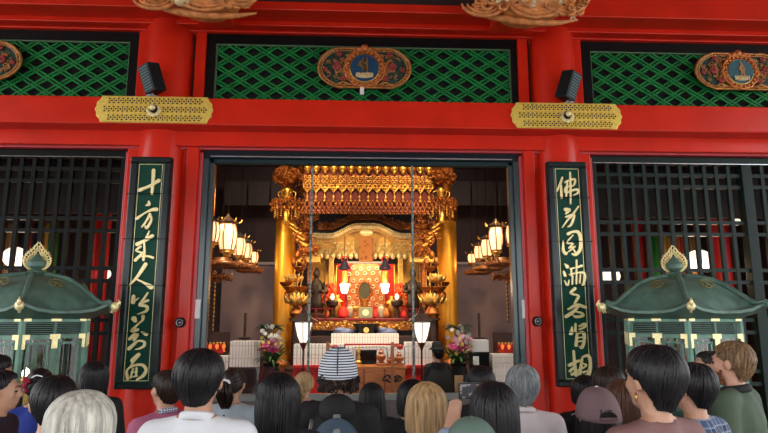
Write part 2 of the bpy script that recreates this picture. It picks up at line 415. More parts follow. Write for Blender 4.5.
# ---- slanted loudspeakers above the plaques
def speaker(px, sgn, label):
    b = P3(px, 95, -.38)
    r = empty('loudspeaker', (b.x, -.42, zB1), label, 'speaker', 'loudspeakers on the tie beam')
    M = Matrix.Translation((b.x, -.42, zB1+.225)) @ Matrix.Scale(.9, 4) @ Matrix.Rotation(sgn*RD(36), 4, 'Z') @ Matrix.Rotation(sgn*RD(9), 4, 'Y') @ Matrix.Rotation(RD(16), 4, 'X')
    MB().box(-.105, .105, -.09, .10, -.19, .19, M).build('cabinet', BLACKT, r, bevel=.01)
    g = MB()
    for i in range(9): g.box(-.075, .075, -.10, -.088, -.155+i*.036, -.155+i*.036+.018, M)
    g.build('grille', mat('teal_grille', (.05, .11, .11), .5), r)
    MB().cyl((b.x, -.38, zB1), (b.x, -.38, zB1+.14), .02).cyl((b.x, -.38, zB1), (b.x, -.38, zB1+.02), .07).build('bracket', STEEL, r)
speaker(152, -1, 'slanted black loudspeaker above the left gilt plaque'); speaker(568, 1, 'slanted black loudspeaker above the right gilt plaque')
# ---- carved beam-end animals at the top
def carving(px, label, seed, mir):
    x0, z0 = at(px, 8 if mir < 0 else 15, -1.0); rn = random.Random(seed)
    r = empty('carved_beam_end', (x0, -.5, z0+.35), label, 'carving', 'carved beam ends over the pillars')
    MB().box(x0-.22, x0+.22, -1.0, -.28, z0+.15, z0+.6).build('beam_stub', RED, r, bevel=.02)
    mb = MB()
    w = at(px+58, 2, -1)[0]-x0
    # keel: a broad curved mane sweeping beneath the head
    mb.tube(catmull([(x0-w*1.0, -.95, z0+.10), (x0-w*.55, -1.02, z0-.04), (x0, -1.05, z0-.105), (x0+w*.5, -1.02, z0-.10), (x0+w*.95, -.95, z0-.02)], 8), [.012+.036*sin(pi*min(1, max(0, j/32))) for j in range(33)], 10, flat=.9)
    for (ux, uz, rr_) in ((-.72, .05, .19), (-.72, .05, .14), (-.72, .05, .09), (.15, .10, .26), (.15, .10, .20), (.15, .10, .14), (.72, .10, .16), (.72, .10, .11)):
        mb.tube([(x0+w*ux+rr_*1.25*cos(t), -1.13-.1*rr_, z0+uz+rr_*.8*sin(t)) for t in [pi+.1+j*(pi-.2)/12 for j in range(13)]], [.012+.012*sin(pi*j/12) for j in range(13)], 6)
    mb.sph((x0+.05, -.95, z0+.16), (w*.62, .30, .26), 24, 14)
    mb.sph((x0+mir*w*.5, -1.08, z0+.12), (w*.34, .16, .13), 16, 10)
    for k in range(46):
        a = rn.uniform(-1, 1)*w*.95; b = .02+rn.uniform(-.07, .22); y = -1.1-rn.uniform(0, .10)
        rr = rn.uniform(.035, .075); t0 = rn.uniform(0, 6.28); s = rn.choice((-1, 1))
        mb.tube([(x0+a+rr*(1-j/13)*cos(t0+s*j*.6), y-.004*j, z0+b*(1-.5*abs(a)/w)+rr*(1-j/13)*sin(t0+s*j*.6)) for j in range(11)], [.022-.0015*j for j in range(11)], 6)
    for j in range(5):
        mb.tube(catmull([(x0-w*.2+j*.09, -1.10, z0+.10), (x0-w*.1+j*.10, -1.16, z0-.0), (x0+w*.25+j*.10, -1.10, z0-.085+.012*j)], 6), [.02]*6+[.03]*6+[.008], 6)
    mb.build('carved_mane', CARV, r, True)
    iv = MB()
    for k in range(5 if mir < 0 else 9):
        a = (rn.uniform(-.8, .8) if mir > 0 else rn.uniform(-.5, -.1))*w; iv.sph((x0+a, -1.2, z0+rn.uniform(-.02, .12)), (rn.uniform(.02, .045), .03, rn.uniform(.018, .035)), 8, 6)
    if mir < 0:
        iv.sph((x0-w*.25, -1.16, z0-.02), (.09, .07, .05), 12, 8)
    else:
        for k in range(5):
            t = 2*pi*k/5+.3; cx_ = x0+w*.78; iv.tube([(cx_, -1.1, z0-.06), (cx_+.06*cos(t), -1.12, z0-.06+.06*sin(t))], [.02, .004], 6)
    iv.build('pale_inlays', IVORY, r, True)
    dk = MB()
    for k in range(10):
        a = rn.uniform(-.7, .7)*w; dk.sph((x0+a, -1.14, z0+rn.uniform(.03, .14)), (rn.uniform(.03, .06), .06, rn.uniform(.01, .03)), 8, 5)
    dk.build('shadow_gaps', mat('dark_recess_paint', (.02, .012, .01), .7), r, True)  # dark blobs colour in the shade between the carved scrolls
carving(201, 'brown carved beast-head beam end over the left pillar, top edge', 5, -1)
carving(523, 'brown carved beam end with curling scrolls and star over the right pillar, top edge', 9, 1)

# ---- hanging boards with brush writing
SW = {
'l': [(125, 160, 7.22, [[(105, 218, 30), (175, 190, 22), (245, 148, 32)], [(207, 75, 30), (203, 150, 26), (195, 245, 22)]]),
 (135, 195, 8.67, [[(92, 92, 6), (120, 80, 34), (120, 55, 14)], [(15, 205, 30), (90, 155, 16), (150, 128, 30), (185, 125, 42)], [(130, 165, 24), (100, 225, 20), (60, 278, 14)], [(135, 170, 18), (143, 220, 22), (105, 285, 28), (85, 262, 8)]]),
 (120, 215, 7.22, [[(212, 118, 12), (190, 165, 18)], [(125, 212, 32), (180, 185, 26), (235, 150, 28)], [(175, 190, 16), (178, 260, 16), (170, 325, 20)], [(150, 228, 18), (118, 255, 14), (150, 270, 14)], [(112, 327, 24), (150, 290, 22), (165, 268, 10)], [(150, 300, 8), (200, 297, 16), (240, 308, 20)]]),
 (115, 265, 7.22, [[(222, -5, 32), (165, 80, 24), (105, 148, 10)], [(150, 100, 12), (205, 125, 16), (262, 160, 40)]]),
 (115, 265, 7.22, [[(134, 225, 26), (130, 268, 34)], [(150, 255, 10), (170, 238, 10)], [(237, 200, 10), (205, 250, 18), (178, 283, 16)], [(195, 275, 18), (238, 256, 20)], [(180, 290, 22), (230, 300, 22), (225, 332, 20), (165, 355, 8)]]),
 (120, 320, 10.83, [[(150, -15, 60), (165, 10, 40)], [(250, -40, 40), (245, 0, 26), (190, 50, 20), (130, 118, 40), (190, 105, 36)], [(105, 205, 36), (160, 165, 50), (190, 165, 34), (150, 220, 24)], [(235, 130, 14), (285, 155, 42)], [(100, 310, 42), (160, 255, 34), (200, 225, 22), (260, 235, 28), (265, 275, 32), (215, 308, 22), (170, 318, 10)]]),
 (115, 320, 7.22, [[(128, 292, 38), (170, 250, 30)], [(135, 300, 16), (112, 335, 12), (85, 370, 16), (92, 425, 24)], [(105, 345, 12), (150, 325, 18), (200, 325, 22), (225, 360, 24), (205, 400, 26), (160, 430, 16)], [(132, 350, 12), (120, 390, 14), (112, 418, 14)], [(157, 345, 12), (152, 405, 14)], [(120, 378, 9), (160, 373, 9)], [(115, 412, 10), (160, 405, 10)]])],
'r': [(545, 165, 7.22, [[(125, 90, 16), (110, 135, 20), (85, 190, 14)], [(115, 150, 18), (118, 235, 24)], [(180, 55, 14), (183, 160, 18), (183, 278, 14)], [(145, 125, 18), (190, 105, 18), (215, 108, 18), (205, 148, 14), (150, 160, 16), (148, 200, 18), (200, 182, 18), (238, 180, 22), (235, 203, 18), (205, 218, 10)], [(160, 130, 14), (152, 225, 14)]]),
 (545, 165, 7.22, [[(148, 322, 34), (178, 325, 22), (150, 352, 16)], [(150, 375, 16), (205, 360, 22), (203, 395, 20), (185, 435, 18), (165, 445, 12)], [(240, 300, 12), (205, 350, 16), (165, 395, 16), (125, 450, 8)], [(190, 380, 8), (165, 395, 10)]]),
 (550, 220, 7.22, [[(130, 100, 28), (165, 85, 20), (205, 90, 28), (222, 150, 30), (215, 215, 28), (185, 250, 24), (160, 245, 14)], [(95, 150, 10), (95, 215, 24), (112, 245, 22), (125, 232, 8)], [(165, 110, 10), (120, 165, 14), (165, 170, 12), (135, 203, 12), (182, 190, 12), (135, 228, 10)], [(160, 200, 10), (185, 238, 14)]]),
 (550, 260, 7.22, [[(105, 28, 8), (125, 48, 32)], [(98, 85, 18), (108, 112, 26)], [(105, 150, 8), (125, 185, 18), (137, 145, 8)], [(145, 62, 12), (190, 55, 14), (228, 42, 22)], [(190, 2, 14), (190, 60, 14), (188, 170, 14)], [(152, 70, 14), (152, 115, 14)], [(142, 105, 14), (200, 92, 14), (242, 95, 22), (248, 135, 22), (235, 180, 16)], [(162, 115, 12), (158, 175, 12)], [(217, 105, 12), (212, 165, 12)]]),
 (550, 260, 7.22, [[(180, 205, 26), (150, 240, 20), (205, 258, 18), (195, 285, 22), (178, 312, 14)], [(132, 355, 16), (195, 325, 26), (258, 342, 24)], [(215, 325, 14), (165, 375, 26), (115, 408, 28)], [(165, 368, 10), (225, 382, 18), (238, 402, 20), (190, 410, 24), (165, 398, 10)]]),
 (555, 310, 6.18, [[(105, 105, 8), (100, 140, 30), (90, 150, 10)], [(127, 85, 12), (125, 132, 18)], [(150, 100, 14), (185, 88, 24), (185, 105, 12), (150, 120, 12)], [(137, 140, 14), (130, 218, 22)], [(135, 145, 12), (175, 140, 20), (180, 190, 18), (165, 232, 20), (150, 225, 8)], [(140, 172, 9), (168, 168, 9)], [(140, 195, 9), (168, 192, 9)]]),
 (555, 310, 6.18, [[(115, 255, 16), (120, 320, 20), (130, 402, 24)], [(88, 342, 22), (130, 320, 20), (160, 310, 12)], [(120, 350, 12), (92, 378, 18)], [(105, 397, 20), (145, 370, 8)], [(167, 300, 14), (160, 350, 18), (150, 397, 24)], [(168, 290, 10), (205, 283, 22), (218, 330, 22), (207, 395, 24), (185, 402, 12)], [(175, 330, 10), (192, 340, 12), (172, 360, 10)], [(172, 385, 14), (200, 375, 8)]])]}
def board(x0, x1, key, label):
    y = -.36; z0, z1 = Zf(388, -.4), Zf(159.5, -.4); cx = (x0+x1)/2
    r = empty('hanging_board', (cx, y, z0), label, 'signboard', 'green hanging boards on the pillars')
    MB().box(x0, x1, y-.02, y+.04, z0, z1).build('back_plate', BFR, r)
    f = .085; mb = MB(); mb.box(x0, x1, y-.06, y-.02, z1-f*.8, z1); mb.box(x0, x1, y-.06, y-.02, z0, z0+f*.8); mb.box(x0, x0+f, y-.06, y-.02, z0+f*.8, z1-f*.8); mb.box(x1-f, x1, y-.06, y-.02, z0+f*.8, z1-f*.8)
    mb.build('frame', BFR, r, bevel=.018)
    MB().box(x0+f, x1-f, y-.03, y-.02, z0+f*.8, z1-f*.8).build('panel', BOARD, r)
    g = MB(); a, b, p, q = x0+f+.012, x1-f-.012, z0+f, z1-f; e = .006
    g.box(a, a+e, y-.034, y-.03, p, q); g.box(b-e, b, y-.034, y-.03, p, q); g.box(a, b, y-.034, y-.03, q-e, q); g.box(a, b, y-.034, y-.03, p, p+e)
    g.build('gilt_line', GOLDP, r)
    for (ox, oy, s, st) in SW[key]:
        c = MB()
        for k in st:
            pts = []
            for (u, v, w) in k:
                X, Z = at(ox+u/s, oy+v/s, y-.04); pts.append((X, Z, w/s/F*5.7))
            c.stroke(pts, y-.046, y-.03)
        c.build('character', GOLDP, r)
    for k in range(1, 5):
        w = MB(); z = z0+(z1-z0)*k/5+.08; w.tube([(x0-.012, y-.063, z), (x1+.012, y-.063, z)], .004, 5); w.tube([(x0-.012, y-.063, z), (x0-.012, y+.05, z)], .004, 5); w.tube([(x1+.012, y-.063, z), (x1+.012, y+.05, z)], .004, 5)
        w.build('retaining_wire', BLK, r)
    k = MB()
    for s in (x0+.1, x1-.1): k.box(s-.02, s+.02, y+.02, -.2, z1-.3, z1-.26); k.box(s-.02, s+.02, y+.02, -.2, z0+.2, z0+.24)
    k.build('hanger', BLK, r)
bl = (at(129, 158, -.4)[0]+at(115.5, 388, -.4)[0])/2; br = (at(172.6, 159, -.4)[0]+at(155.7, 388, -.4)[0])/2
board(bl, br, 'l', 'tall green board with gold writing hanging on the left pillar')
bl2 = (at(546, 162, -.4)[0]+at(559, 386, -.4)[0])/2; br2 = (at(586, 163, -.4)[0]+at(600, 384, -.4)[0])/2
board(bl2, br2, 'r', 'tall green board with gold writing hanging on the right pillar')
# round black cameras / bell pushes on the jambs
for px, py, lab in ((179.5, 322.5, 'round black fitting on the red jamb left of the doorway'), (538, 321.5, 'round black fitting on the red jamb right of the doorway')):
    c = P3(px, py, -.16); s = 1 if px > 384 else -1
    r = empty('door_fitting', (c.x, -.12, c.z), lab, 'fitting', 'round black fittings on the door jambs')
    MB().tube([(c.x, -.12, c.z), (c.x, -.165, c.z)], [.062, .056], 20).build('ring', BLK, r, 'auto')
    MB().tube([(c.x+.036*cos(t*.3927), -.168, c.z+.036*sin(t*.3927)) for t in range(17)], .005, 6).build('bright_ring', STEEL, r, True)
    MB().sph((c.x, -.165, c.z), (.02, .014, .015)).build('centre_button', STEEL, r, True)

# ---- central doorway: dark green frame, glass leaves, metal mullions
d = empty('door_1', (0, 0, 0)); struct(d)
zh1, zh0 = Zf(151.5, -.08), Zf(165, 0)
mb = MB(); mb.box(-1.955, 1.955, -.05, .09, zh1-.10, zh1); mb.build('door_head', mat('dark_blue_green', (.006, .014, .020), .3, spec=.25, coat=.1), d, bevel=.008)
mb = MB()
for s in (-1, 1): mb.box(*sorted((s*1.885, s*1.955)), -.05, .09, 0, zh1-.1)
mb.build('door_jamb', mat('grey_green_jamb', (.035, .065, .07), .28, spec=.4, coat=.4), d, bevel=.008)
mb = MB()
for s in (-1, 1): mb.box(*sorted((s*1.83, s*1.885)), -.01, .09, 0, zh1-.1)
mb.build('door_stop', mat('grey_green_jamb', (), 0), d, bevel=.006); MB().box(-1.885, 1.885, -.01, .09, zh0, zh1-.1).build('door_top_stop', mat('matte_dark_green', (.02, .04, .045), .7, spec=.1), d, bevel=.004)
MB().box(-1.87, 1.87, -.062, -.05, zh1-.085, zh1-.072).build('track_highlight', STEEL, d)
xs = [-1.83, at(310, 280, .04)[0], at(413, 280, .04)[0], 1.83]
for x in xs[1:3]: MB().box(x-.013, x+.013, .02, .06, 1.0, zh0+.01).build('mullion', two_tone('mottled_post', (.05, .07, .06), (.22, .26, .25), 'noise', 30, rough=.4), d, bevel=.004)
zg = Zf(367, .04)
for a, b in zip(xs[:-1], xs[1:]): MB().box(a+.022, b-.022, .038, .044, 1.0, zg).build('glass_pane', GLASS, d)
MB().box(-1.83, 1.83, -.02, .1, .93, 1.0).build('sill_rail', mat('pale_sill', (.20, .21, .20), .4), d, bevel=.006)
MB().box(-1.83, 1.83, .0, .08, 0, .93).build('kick_panel', mat('brown_grey_metal', (.10, .085, .08), .5, .2, var=.2, vscale=3), d)
# white notice slips on the right and left jamb
for px, py, lab in ((524.5, 309, 'small white notice slip on the right door jamb'), (197.5, 309, 'small white notice slip on the left door jamb')):
    c = P3(px, py, -.06); tag(MB().box(c.x-.028, c.x+.028, -.056, -.0505, c.z-.11, c.z+.11).build('paper_notice', WHITE), lab, 'notice')

# ---- grid windows either side
def grid_window(n, x0, x1, m, stile=None, glow=0):
    z1 = zL0-.03; z0 = .55; c = (x0+x1)/2
    r = empty('window_%d' % n, (c, 0, 0)); struct(r)
    fr = MB(); fr.box(x0, x1, -.03, .09, z1-.09, z1); fr.box(x0, x1, -.03, .09, z0-.08, z0); s0 = .05
    fr.box(x0, x0+s0, -.03, .09, z0, z1-.09); fr.box(x1-s0, x1, -.03, .09, z0, z1-.09)
    fr.build('window_frame', m, r, bevel=.006)
    MB().box(x0+.02, x1-.02, -.037, -.03, z1-.092, z1-.082).build('edge_strip', STEEL if n == 5 else GREY, r)
    lo, hi = (x0+s0, x1-s0)
    segs = [(lo, hi)]
    if stile:
        fs = MB(); fs.box(stile, stile+.13, -.035, .09, z0, z1-.09); fs.build('stile', m, r, bevel=.006); segs = [(lo, stile), (stile+.13, hi)]
    for a, b in segs:
        mb = MB(); k = max(1, round((b-a)/.153)); st = (b-a)/k
        for i in range(1, k): mb.box(a+i*st-.023, a+i*st+.023, -.005, .045, z0, z1-.09)
        zz = z1-.09
        zs = [3.67, 3.52, 3.06, 2.91, 2.46, 2.31, 1.85, 1.70, 1.24, 1.09]
        for z in zs: mb.box(a, b, .0, .05, z-.022, z+.022)
        mb.build('grid_bars', m, r)
    return r
grid_window(4, -6.6, -2.90, DKGR2); grid_window(5, 2.90, 6.6, DKGR, stile=at(745, 220, 0)[0])
struct(bx('wall_left_base', RED2, -6.8, -2.86, -.02, .1, 0, .47)); struct(bx('wall_right_base', RED2, 2.86, 6.8, -.02, .1, 0, .47))

# offertory rail in front of the doorway

for s in (-1, 1): struct(bx('wall_transom', mat('dark_maroon_board', (.014, .006, .005), .7, var=.3, vscale=3), *sorted((s*2.75, s*9)), .75, .8, 3.25, 5.76))  # added dark boards stand in for the unlit upper hall behind the grids
# ================================================================ THE SANCTUARY
def C(px, py, Y): return P3(px, py, Y)
def K(Y): return (Y+7)/F
REDC = mat('red_brocade', (.60, .014, .008), .6, var=.3, vscale=20)
DRED = mat('dark_red_rail', (.16, .010, .008), .4, spec=.3)
MAROON = mat('maroon_cloth', (.12, .008, .010), .7, var=.3, vscale=12)
YCLOTH = mat('yellow_silk', (.80, .50, .14), .5, var=.12, vscale=6, bump=.1, bscale=5, stretch=(8, 8, 1))
CREAM = mat('cream_gilt', (.80, .58, .28), .45, .2, var=.2, vscale=16, bump=.2, bscale=40)
GCOL = mat('golden_column', (.78, .34, .025), .36, .5, var=.05, vscale=3)
NAVY = mat('dark_navy', (.012, .014, .04), .4)
SMK = mat('smoked_bronze', (.03, .015, .010), .55, .2, var=.4, vscale=20, bump=.3, bscale=40)
LEAF = mat('leaf_green', (.03, .10, .02), .5, var=.4, vscale=8)
def scrolls(mb, c, r, n, rn, size=(.04, .08), th=.014, arc=.6, front=True):
    """curled relief scattered over an ellipsoid"""
    c = Vector(c)
    for _ in range(n):
        u = rn.uniform(-1, 1); q = rn.uniform(pi, 2*pi) if front else rn.uniform(0, 2*pi); s = (1-u*u)**.5
        p = c+Vector((r[0]*s*cos(q), r[1]*s*sin(q), r[2]*u)); rr = rn.uniform(*size); t0 = rn.uniform(0, 6.28); d = rn.choice((-1, 1))
        mb.tube([(p.x+rr*(1-j/9)*cos(t0+d*j*.75), p.y-.004*j, p.z+rr*(1-j/9)*sin(t0+d*j*.75)) for j in range(8)], [th*(1-.07*j) for j in range(8)], 5)
        if rn.random() < .5: mb.sph((p.x, p.y-.02, p.z), rn.uniform(.4, .9)*rr*.5, 6, 4)
# platform, rear walls
bx('floor_platform', mat('dark_red_lacquer_floor', (.06, .010, .008), .3), -3.0, 3.0, 2.7, 7.8, 0, .95)['kind'] = 'structure'
pan = mat('greyish_violet_panel', (.22, .15, .15), .6, var=.2, vscale=1.5, bump=.05)
for s, a, b in ((-1, 221, 287), (1, 443, 517)):
    x0 = C(a, 300, 7.0).x; x1 = C(b, 300, 7.0).x; zt = C(a, 262, 7.0).z
    struct(bx('wall_panel', pan, x0, x1, 7.0, 7.1, .0, zt-.06)); struct(bx('trim_panel', mat('pale_rail', (.45, .38, .33), .5), x0, x1, 6.96, 7.1, zt-.06, zt))
    x0 = C(a+3, 190, 6.9).x; x1 = C(b+6, 190, 6.9).x
    for k in range(3): struct(bx('wall_upper_panel', mat('dusty_brown_panel', (.04, .024, .018), .7, var=.2, vscale=2), x0+(x1-x0)*k/3+.02, x0+(x1-x0)*(k+1)/3-.02, 6.95, 7.0, C(a, 205, 6.95).z, C(a, 181, 6.95).z))
# golden columns
for px, lab in ((284, 'round golden column left of the altar'), (447.5, 'round golden column right of the altar')):
    c = C(px, 290, 4.4); r = empty('golden_column', (c.x, 4.4, .95), lab, 'column', 'golden columns of the altar')
    zc_ = C(px, 217, 4.4).z-.95; MB().lathe([(.195, .1), (.195, zc_)], (c.x, 4.4, .95), 36).build('shaft', GCOL, r, 'auto')
    MB().lathe([(.28, 0), (.28, .05), (.22, .1), (.21, .14)], (c.x, 4.4, .95), 30).build('plinth', BGOLD, r, 'auto')
    MB().lathe([(.2, zc_-.1), (.22, zc_-.06), (.24, zc_+.02), (.22, zc_+.08), (.12, zc_+.1), (.12, 4.79)], (c.x, 4.4, .95), 30).build('collar', BGOLD, r, 'auto')
# hanging gilt chandeliers of beads before the columns
def bead_canopy(px, label, seed):
    Y = 3.5; k = K(Y); rn = random.Random(seed); top = C(px, 160, Y); cx = top.x; Z = lambda py: C(px, py, Y).z
    r = empty('hanging_bead_canopy', (cx, Y, Z(222)), label, 'ornament', 'gilt bead canopies beside the altar')
    MB().cyl((cx, Y, Z(168)), (cx, Y, 5.75), .012).build('hanging_rod', SMK, r)
    mb = MB(); scrolls(mb, (cx, Y, Z(177)), (14*k, 13*k, 9.5*k), 120, rn, (.03, .06), .011, front=False); mb.sph((cx, Y, Z(177)), (11*k, 11*k, 8*k)); mb.build('crown_tier', BGOLD, r, True)
    mb = MB(); mb.lathe([(.06, 0), (.09, .05), (.06, .12), (.11, .18), (.05, .24)], (cx, Y, Z(200)), 12)
    for i in range(6): mb.tube(catmull([(cx+.05*cos(i*1.047), Y+.05*sin(i*1.047), Z(190)), (cx+.16*cos(i*1.047), Y+.16*sin(i*1.047), Z(193)), (cx+.13*cos(i*1.047), Y+.13*sin(i*1.047), Z(198))]), .014, 5)
    mb.build('neck', AGOLD, r, True)
    mb = MB(); scrolls(mb, (cx, Y, Z(204)), (15*k, 15*k, 6*k), 110, rn, (.03, .055), .011, front=False)
    for i in range(12):
        a = i*pi/6; mb.sph((cx+15*k*cos(a), Y+15*k*sin(a), Z(210)), (.028, .028, .04), 7, 5)
    mb.build('skirt_tier', BGOLD, r, True)
    MB().lathe([(.05, 0), (.065, .03), (.05, .06), (.05, .2), (.065, .25)], (cx, Y, Z(223)), 14).build('gilt_drum', AGOLD, r, 'auto')
    for i in range(10):
        a = i*pi/5; x, y = cx+12*k*cos(a), Y+12*k*sin(a); b = MB()
        for j in range(7): b.sph((x, y, Z(206)-j*.035), .014, 6, 4)
        b.build('bead_string', AGOLD, r, True)
bead_canopy(288, 'gilt bead canopy hanging left of the altar', 3); bead_canopy(440.5, 'gilt bead canopy hanging right of the altar', 4)
# carved brackets sweeping in under the canopy
for px, s, lab in ((307, 1, 'carved gilt bracket beside the left golden column'), (423, -1, 'carved gilt bracket beside the right golden column')):
    rn = random.Random(px); Y = 4.0; k = K(Y); c = C(px, 220, Y); r = empty('carved_bracket', c, lab, 'carving', 'carved brackets of the shrine'); mb = MB()
    for (dx, py, a, b) in ((-2, 173, 6, 9), (-3, 186, 7, 9), (2, 193, 8, 8), (6, 200, 6, 11), (3, 213, 8, 10), (-1, 226, 10, 9), (-4, 238, 11, 7), (2, 250, 10, 6)):
        q = C(px+s*dx, py, Y); mb.sph(q, (a*k*.8, .15, b*k*.8), 10, 7); scrolls(mb, q, (a*k, .2, b*k), 30, rn, (.03, .07), .014)
    mb.build('carved_scrolls', BGOLD, r, True)
    mb = MB()
    for j in range(4): q = C(px-s*(12-j*3), 226+j*6, Y-.15); mb.tube(catmull([q+Vector((-s*.16, 0, .10)), q, q+Vector((s*.08, -.04, -.05))]), [.02]*5+[.035]*5+[.012], 7)
    mb.build('gilt_tendrils', AGOLD, r, True)
    MB().box(*sorted((C(px-s*10, 250, Y+.2).x, C(px+s*14, 250, Y+.2).x)), Y, Y+.3, C(px, 262, Y).z, C(px, 254, Y).z).build('bracket_arm', AGOLD, r)
# ---- big hanging canopy with rows of gilt plates
Y = 3.4; k = K(Y); x0 = C(303, 190, Y).x; x1 = C(433, 190, Y).x; Z = lambda py: C(368, py, Y).z
r = empty('altar_canopy', ((x0+x1)/2, Y, Z(214)), 'wide gilt canopy with rows of pendants above the altar', 'canopy')
MB().box(x0-.05, x1+.05, Y-.05, Y+.9, Z(163), Z(158)).build('canopy_box', SMK, r)
for s in (x0+.2, x1-.2): MB().cyl((s, Y+.4, Z(160)), (s, Y+.4, 5.76), .02).build('hanging_rod', SMK, r)
nn = 15; pw = (x1-x0)/nn
P = [(x0, Z(163))]+[p for i in range(nn*2) for p in ((x0+pw*(i+.5)/2, Z(214)), (x0+pw*(i+1)/2, Z(211)))]+[(x1, Z(163))]
MB().prism(P, Y+.03, Y+.05).build('backing_cloth', MAROON, r)
net = MB(); i = 0
for i in range(nn*2+1):
    x = x0+pw*i/2
    if i < nn*2: net.tube([(x, Y, Z(200)), (x+pw/4, Y-.01, Z(205)), (x, Y, Z(210))], .007, 4); net.tube([(x+pw/2, Y, Z(200)), (x+pw/4, Y-.01, Z(205)), (x+pw/2, Y, Z(210)), (x+pw/4, Y-.01, Z(214.5))], .007, 4)
    for py in (201, 204.5, 208, 211, 213.5): net.sph((x+(pw/4 if py in (204.5, 211) else 0), Y-.01, Z(py)), .016, 6, 4)
net.build('bead_net', mat('copper_gilt', (.50, .20, .06), .4, .7), r, True)
for i in range(nn):
    xc = x0+pw*(i+.5); h = pw/2
    mb = MB(); mb.sph((xc, Y-.02, Z(168.5)), (h*.92, .07, 5.2*k), 10, 8); mb.sph((xc, Y-.05, Z(172.5)), (h*.5, .05, 3*k), 8, 6); mb.build('drape', AGOLD, r, True)
    mb = MB(); mb.prism([(xc-h*.92, Z(175)), (xc+h*.92, Z(175)), (xc+h*.92, Z(188)), (xc, Z(193)), (xc-h*.92, Z(188))], Y-.01, Y+.02)
    mb.build('plate', mat('worn_canopy_plate', (.16, .05, .015), .4, .7, var=.4, vscale=20), r)
    mb = MB(); mb.tube([(xc-h*.9, Y-.03, Z(184)), (xc-h*.9, Y-.03, Z(188)), (xc, Y-.03, Z(193)), (xc+h*.9, Y-.03, Z(188)), (xc+h*.9, Y-.03, Z(184))], .013, 5)
    for (a, py, q) in ((-.4, 178, .30), (.4, 178, .30), (-.42, 182, .34), (.42, 182, .34), (-.4, 186.5, .42), (.4, 186.5, .42), (0, 189.5, .30)):
        c = (xc+a*h, Y-.03, Z(py)); mb.tube([(c[0]+q*h*cos(t), Y-.03, c[2]+q*h*sin(t)) for t in [j*pi/4 for j in range(9)]], .009, 4)
    mb.build('plate_relief', AGOLD, r, True)
    mb = MB(); mb.sph((xc, Y-.03, Z(198)), (.022, .022, .05), 7, 6); mb.sph((xc, Y-.03, Z(201.5)), (.038, .03, .028), 7, 5); mb.cyl((xc, Y-.03, Z(193)), (xc, Y-.03, Z(197)), .006, n=5); mb.build('pendant', AGOLD, r, True)
# ---- shrine: curved gable, frieze, side pillars, recess
Y = 4.6; k = K(Y); Z = lambda py: C(366, py, Y).z; X = lambda px: C(px, 250, Y).x
r = empty('altar_shrine', (X(366), Y+.5, .95), 'golden altar shrine with curved gable and red-lined recess', 'shrine')
def arch(h0, sh=0, n=48, a=306, b=427):
    out = []
    for i in range(n+1):
        px = a+(b-a)*i/n; u = abs(px-366)/62
        t = max(0, min(1, (abs(px-366)-8)/28)); t = t*t*(3-2*t)
        out.append((px, h0-10*(1-t)-1.5*max(0, u-.75)*4+sh))
    return out
def band(pa, pb, y0, y1, name, m, bevel=0):
    poly = [(C(a, b, Y).x, C(a, b, Y).z) for a, b in pa]+[(C(a, b, Y).x, C(a, b, Y).z) for a, b in reversed(pb)]
    return MB().prism(poly, y0, y1).build(name, m, r, bevel=bevel)
band(arch(236), arch(242), Y-.14, Y+.1, 'curved_gable', CREAM, .01)
mb = MB()
for px, py in arch(235, n=60): mb.sph((C(px, py, Y).x, Y-.15, C(px, py, Y).z), .022, 6, 4)
mb.build('gable_beads', GOLDP, r, True)
mb = MB(); mb.tube([(C(a, b, Y).x, Y-.15, C(a, b, Y).z) for a, b in arch(240.5)], .018, 6); mb.build('gable_moulding', AGOLD, r, True)
band(arch(222, a=318, b=414), arch(229, a=318, b=414), Y+.1, Y+.3, 'rear_gable', BGOLD)
mb = MB(); rn = random.Random(8)
for px, py in arch(225, a=320, b=412, n=30): scrolls(mb, C(px, py, Y), (.08, .05, .06), 2, rn, (.03, .06), .012)
mb.build('rear_gable_carving', BGOLD, r, True)
MB().box(X(303), X(430), Y+.35, Y+.45, Z(262), Z(175)).build('back_board', mat('black_back_board', (.01, .008, .008), .5), r)  # black sheet stands in for the dark void behind the gables
band(arch(242), [(306, 257), (427, 257)], Y-.02, Y+.06, 'frieze', mat('frieze_gold', (.62, .34, .08), .5, .35, var=.2, vscale=10), 0)
mb = MB(); rn = random.Random(2)
for px in range(310, 425, 4):
    for py in (244, 248.5, 253):
        if abs(px-366) > 8: scrolls(mb, (X(px), Y, Z(py)), (.05, .05, .03), 2, rn, (.02, .04), .009)
for px in list(range(309, 358, 6))+list(range(375, 426, 6)): mb.sph((X(px), Y-.05, Z(256)), (.05, .04, .07), 8, 6)
mb.build('frieze_carving', GOLDP, r, True)
MB().box(X(359), X(373), Y-.12, Y-.04, Z(262), Z(238)).build('centre_hanging', two_tone('orange_brocade', (.22, .04, .008), (.42, .15, .03), 'voronoi', 12, thr=.3), r)
MB().sph((X(366), Y-.2, Z(234)), (.14, .05, .07), 12, 8).build('gable_crest', GOLDP, r, True)
for a, b, m, n in ((308, 314, BGOLD, 'outer_pillar'), (419, 425, BGOLD, 'outer_pillar'), (329, 334, AGOLD, 'inner_pillar'), (398, 403, AGOLD, 'inner_pillar')):
    MB().box(X(a), X(b), Y-.04, Y+.08, .95, Z(256)).build(n, m, r, bevel=.01)
for a, b in ((314, 329), (403, 419)):
    mb = MB(); n = 14
    xs_ = [X(a)+(X(b)-X(a))*i/(n*3) for i in range(n*3+1)]
    vs = [(x, Y+.16+.025*sin(i*2.1), z) for z in (.95, Z(257)) for i, x in enumerate(xs_)]; m_ = len(xs_)
    mb.add(vs, [(i, i+1, i+1+m_, i+m_) for i in range(m_-1)]); o = mb.build('pleated_curtain', YCLOTH, r, True); o.modifiers.new('s', 'SOLIDIFY').thickness = .01
YB = 5.5
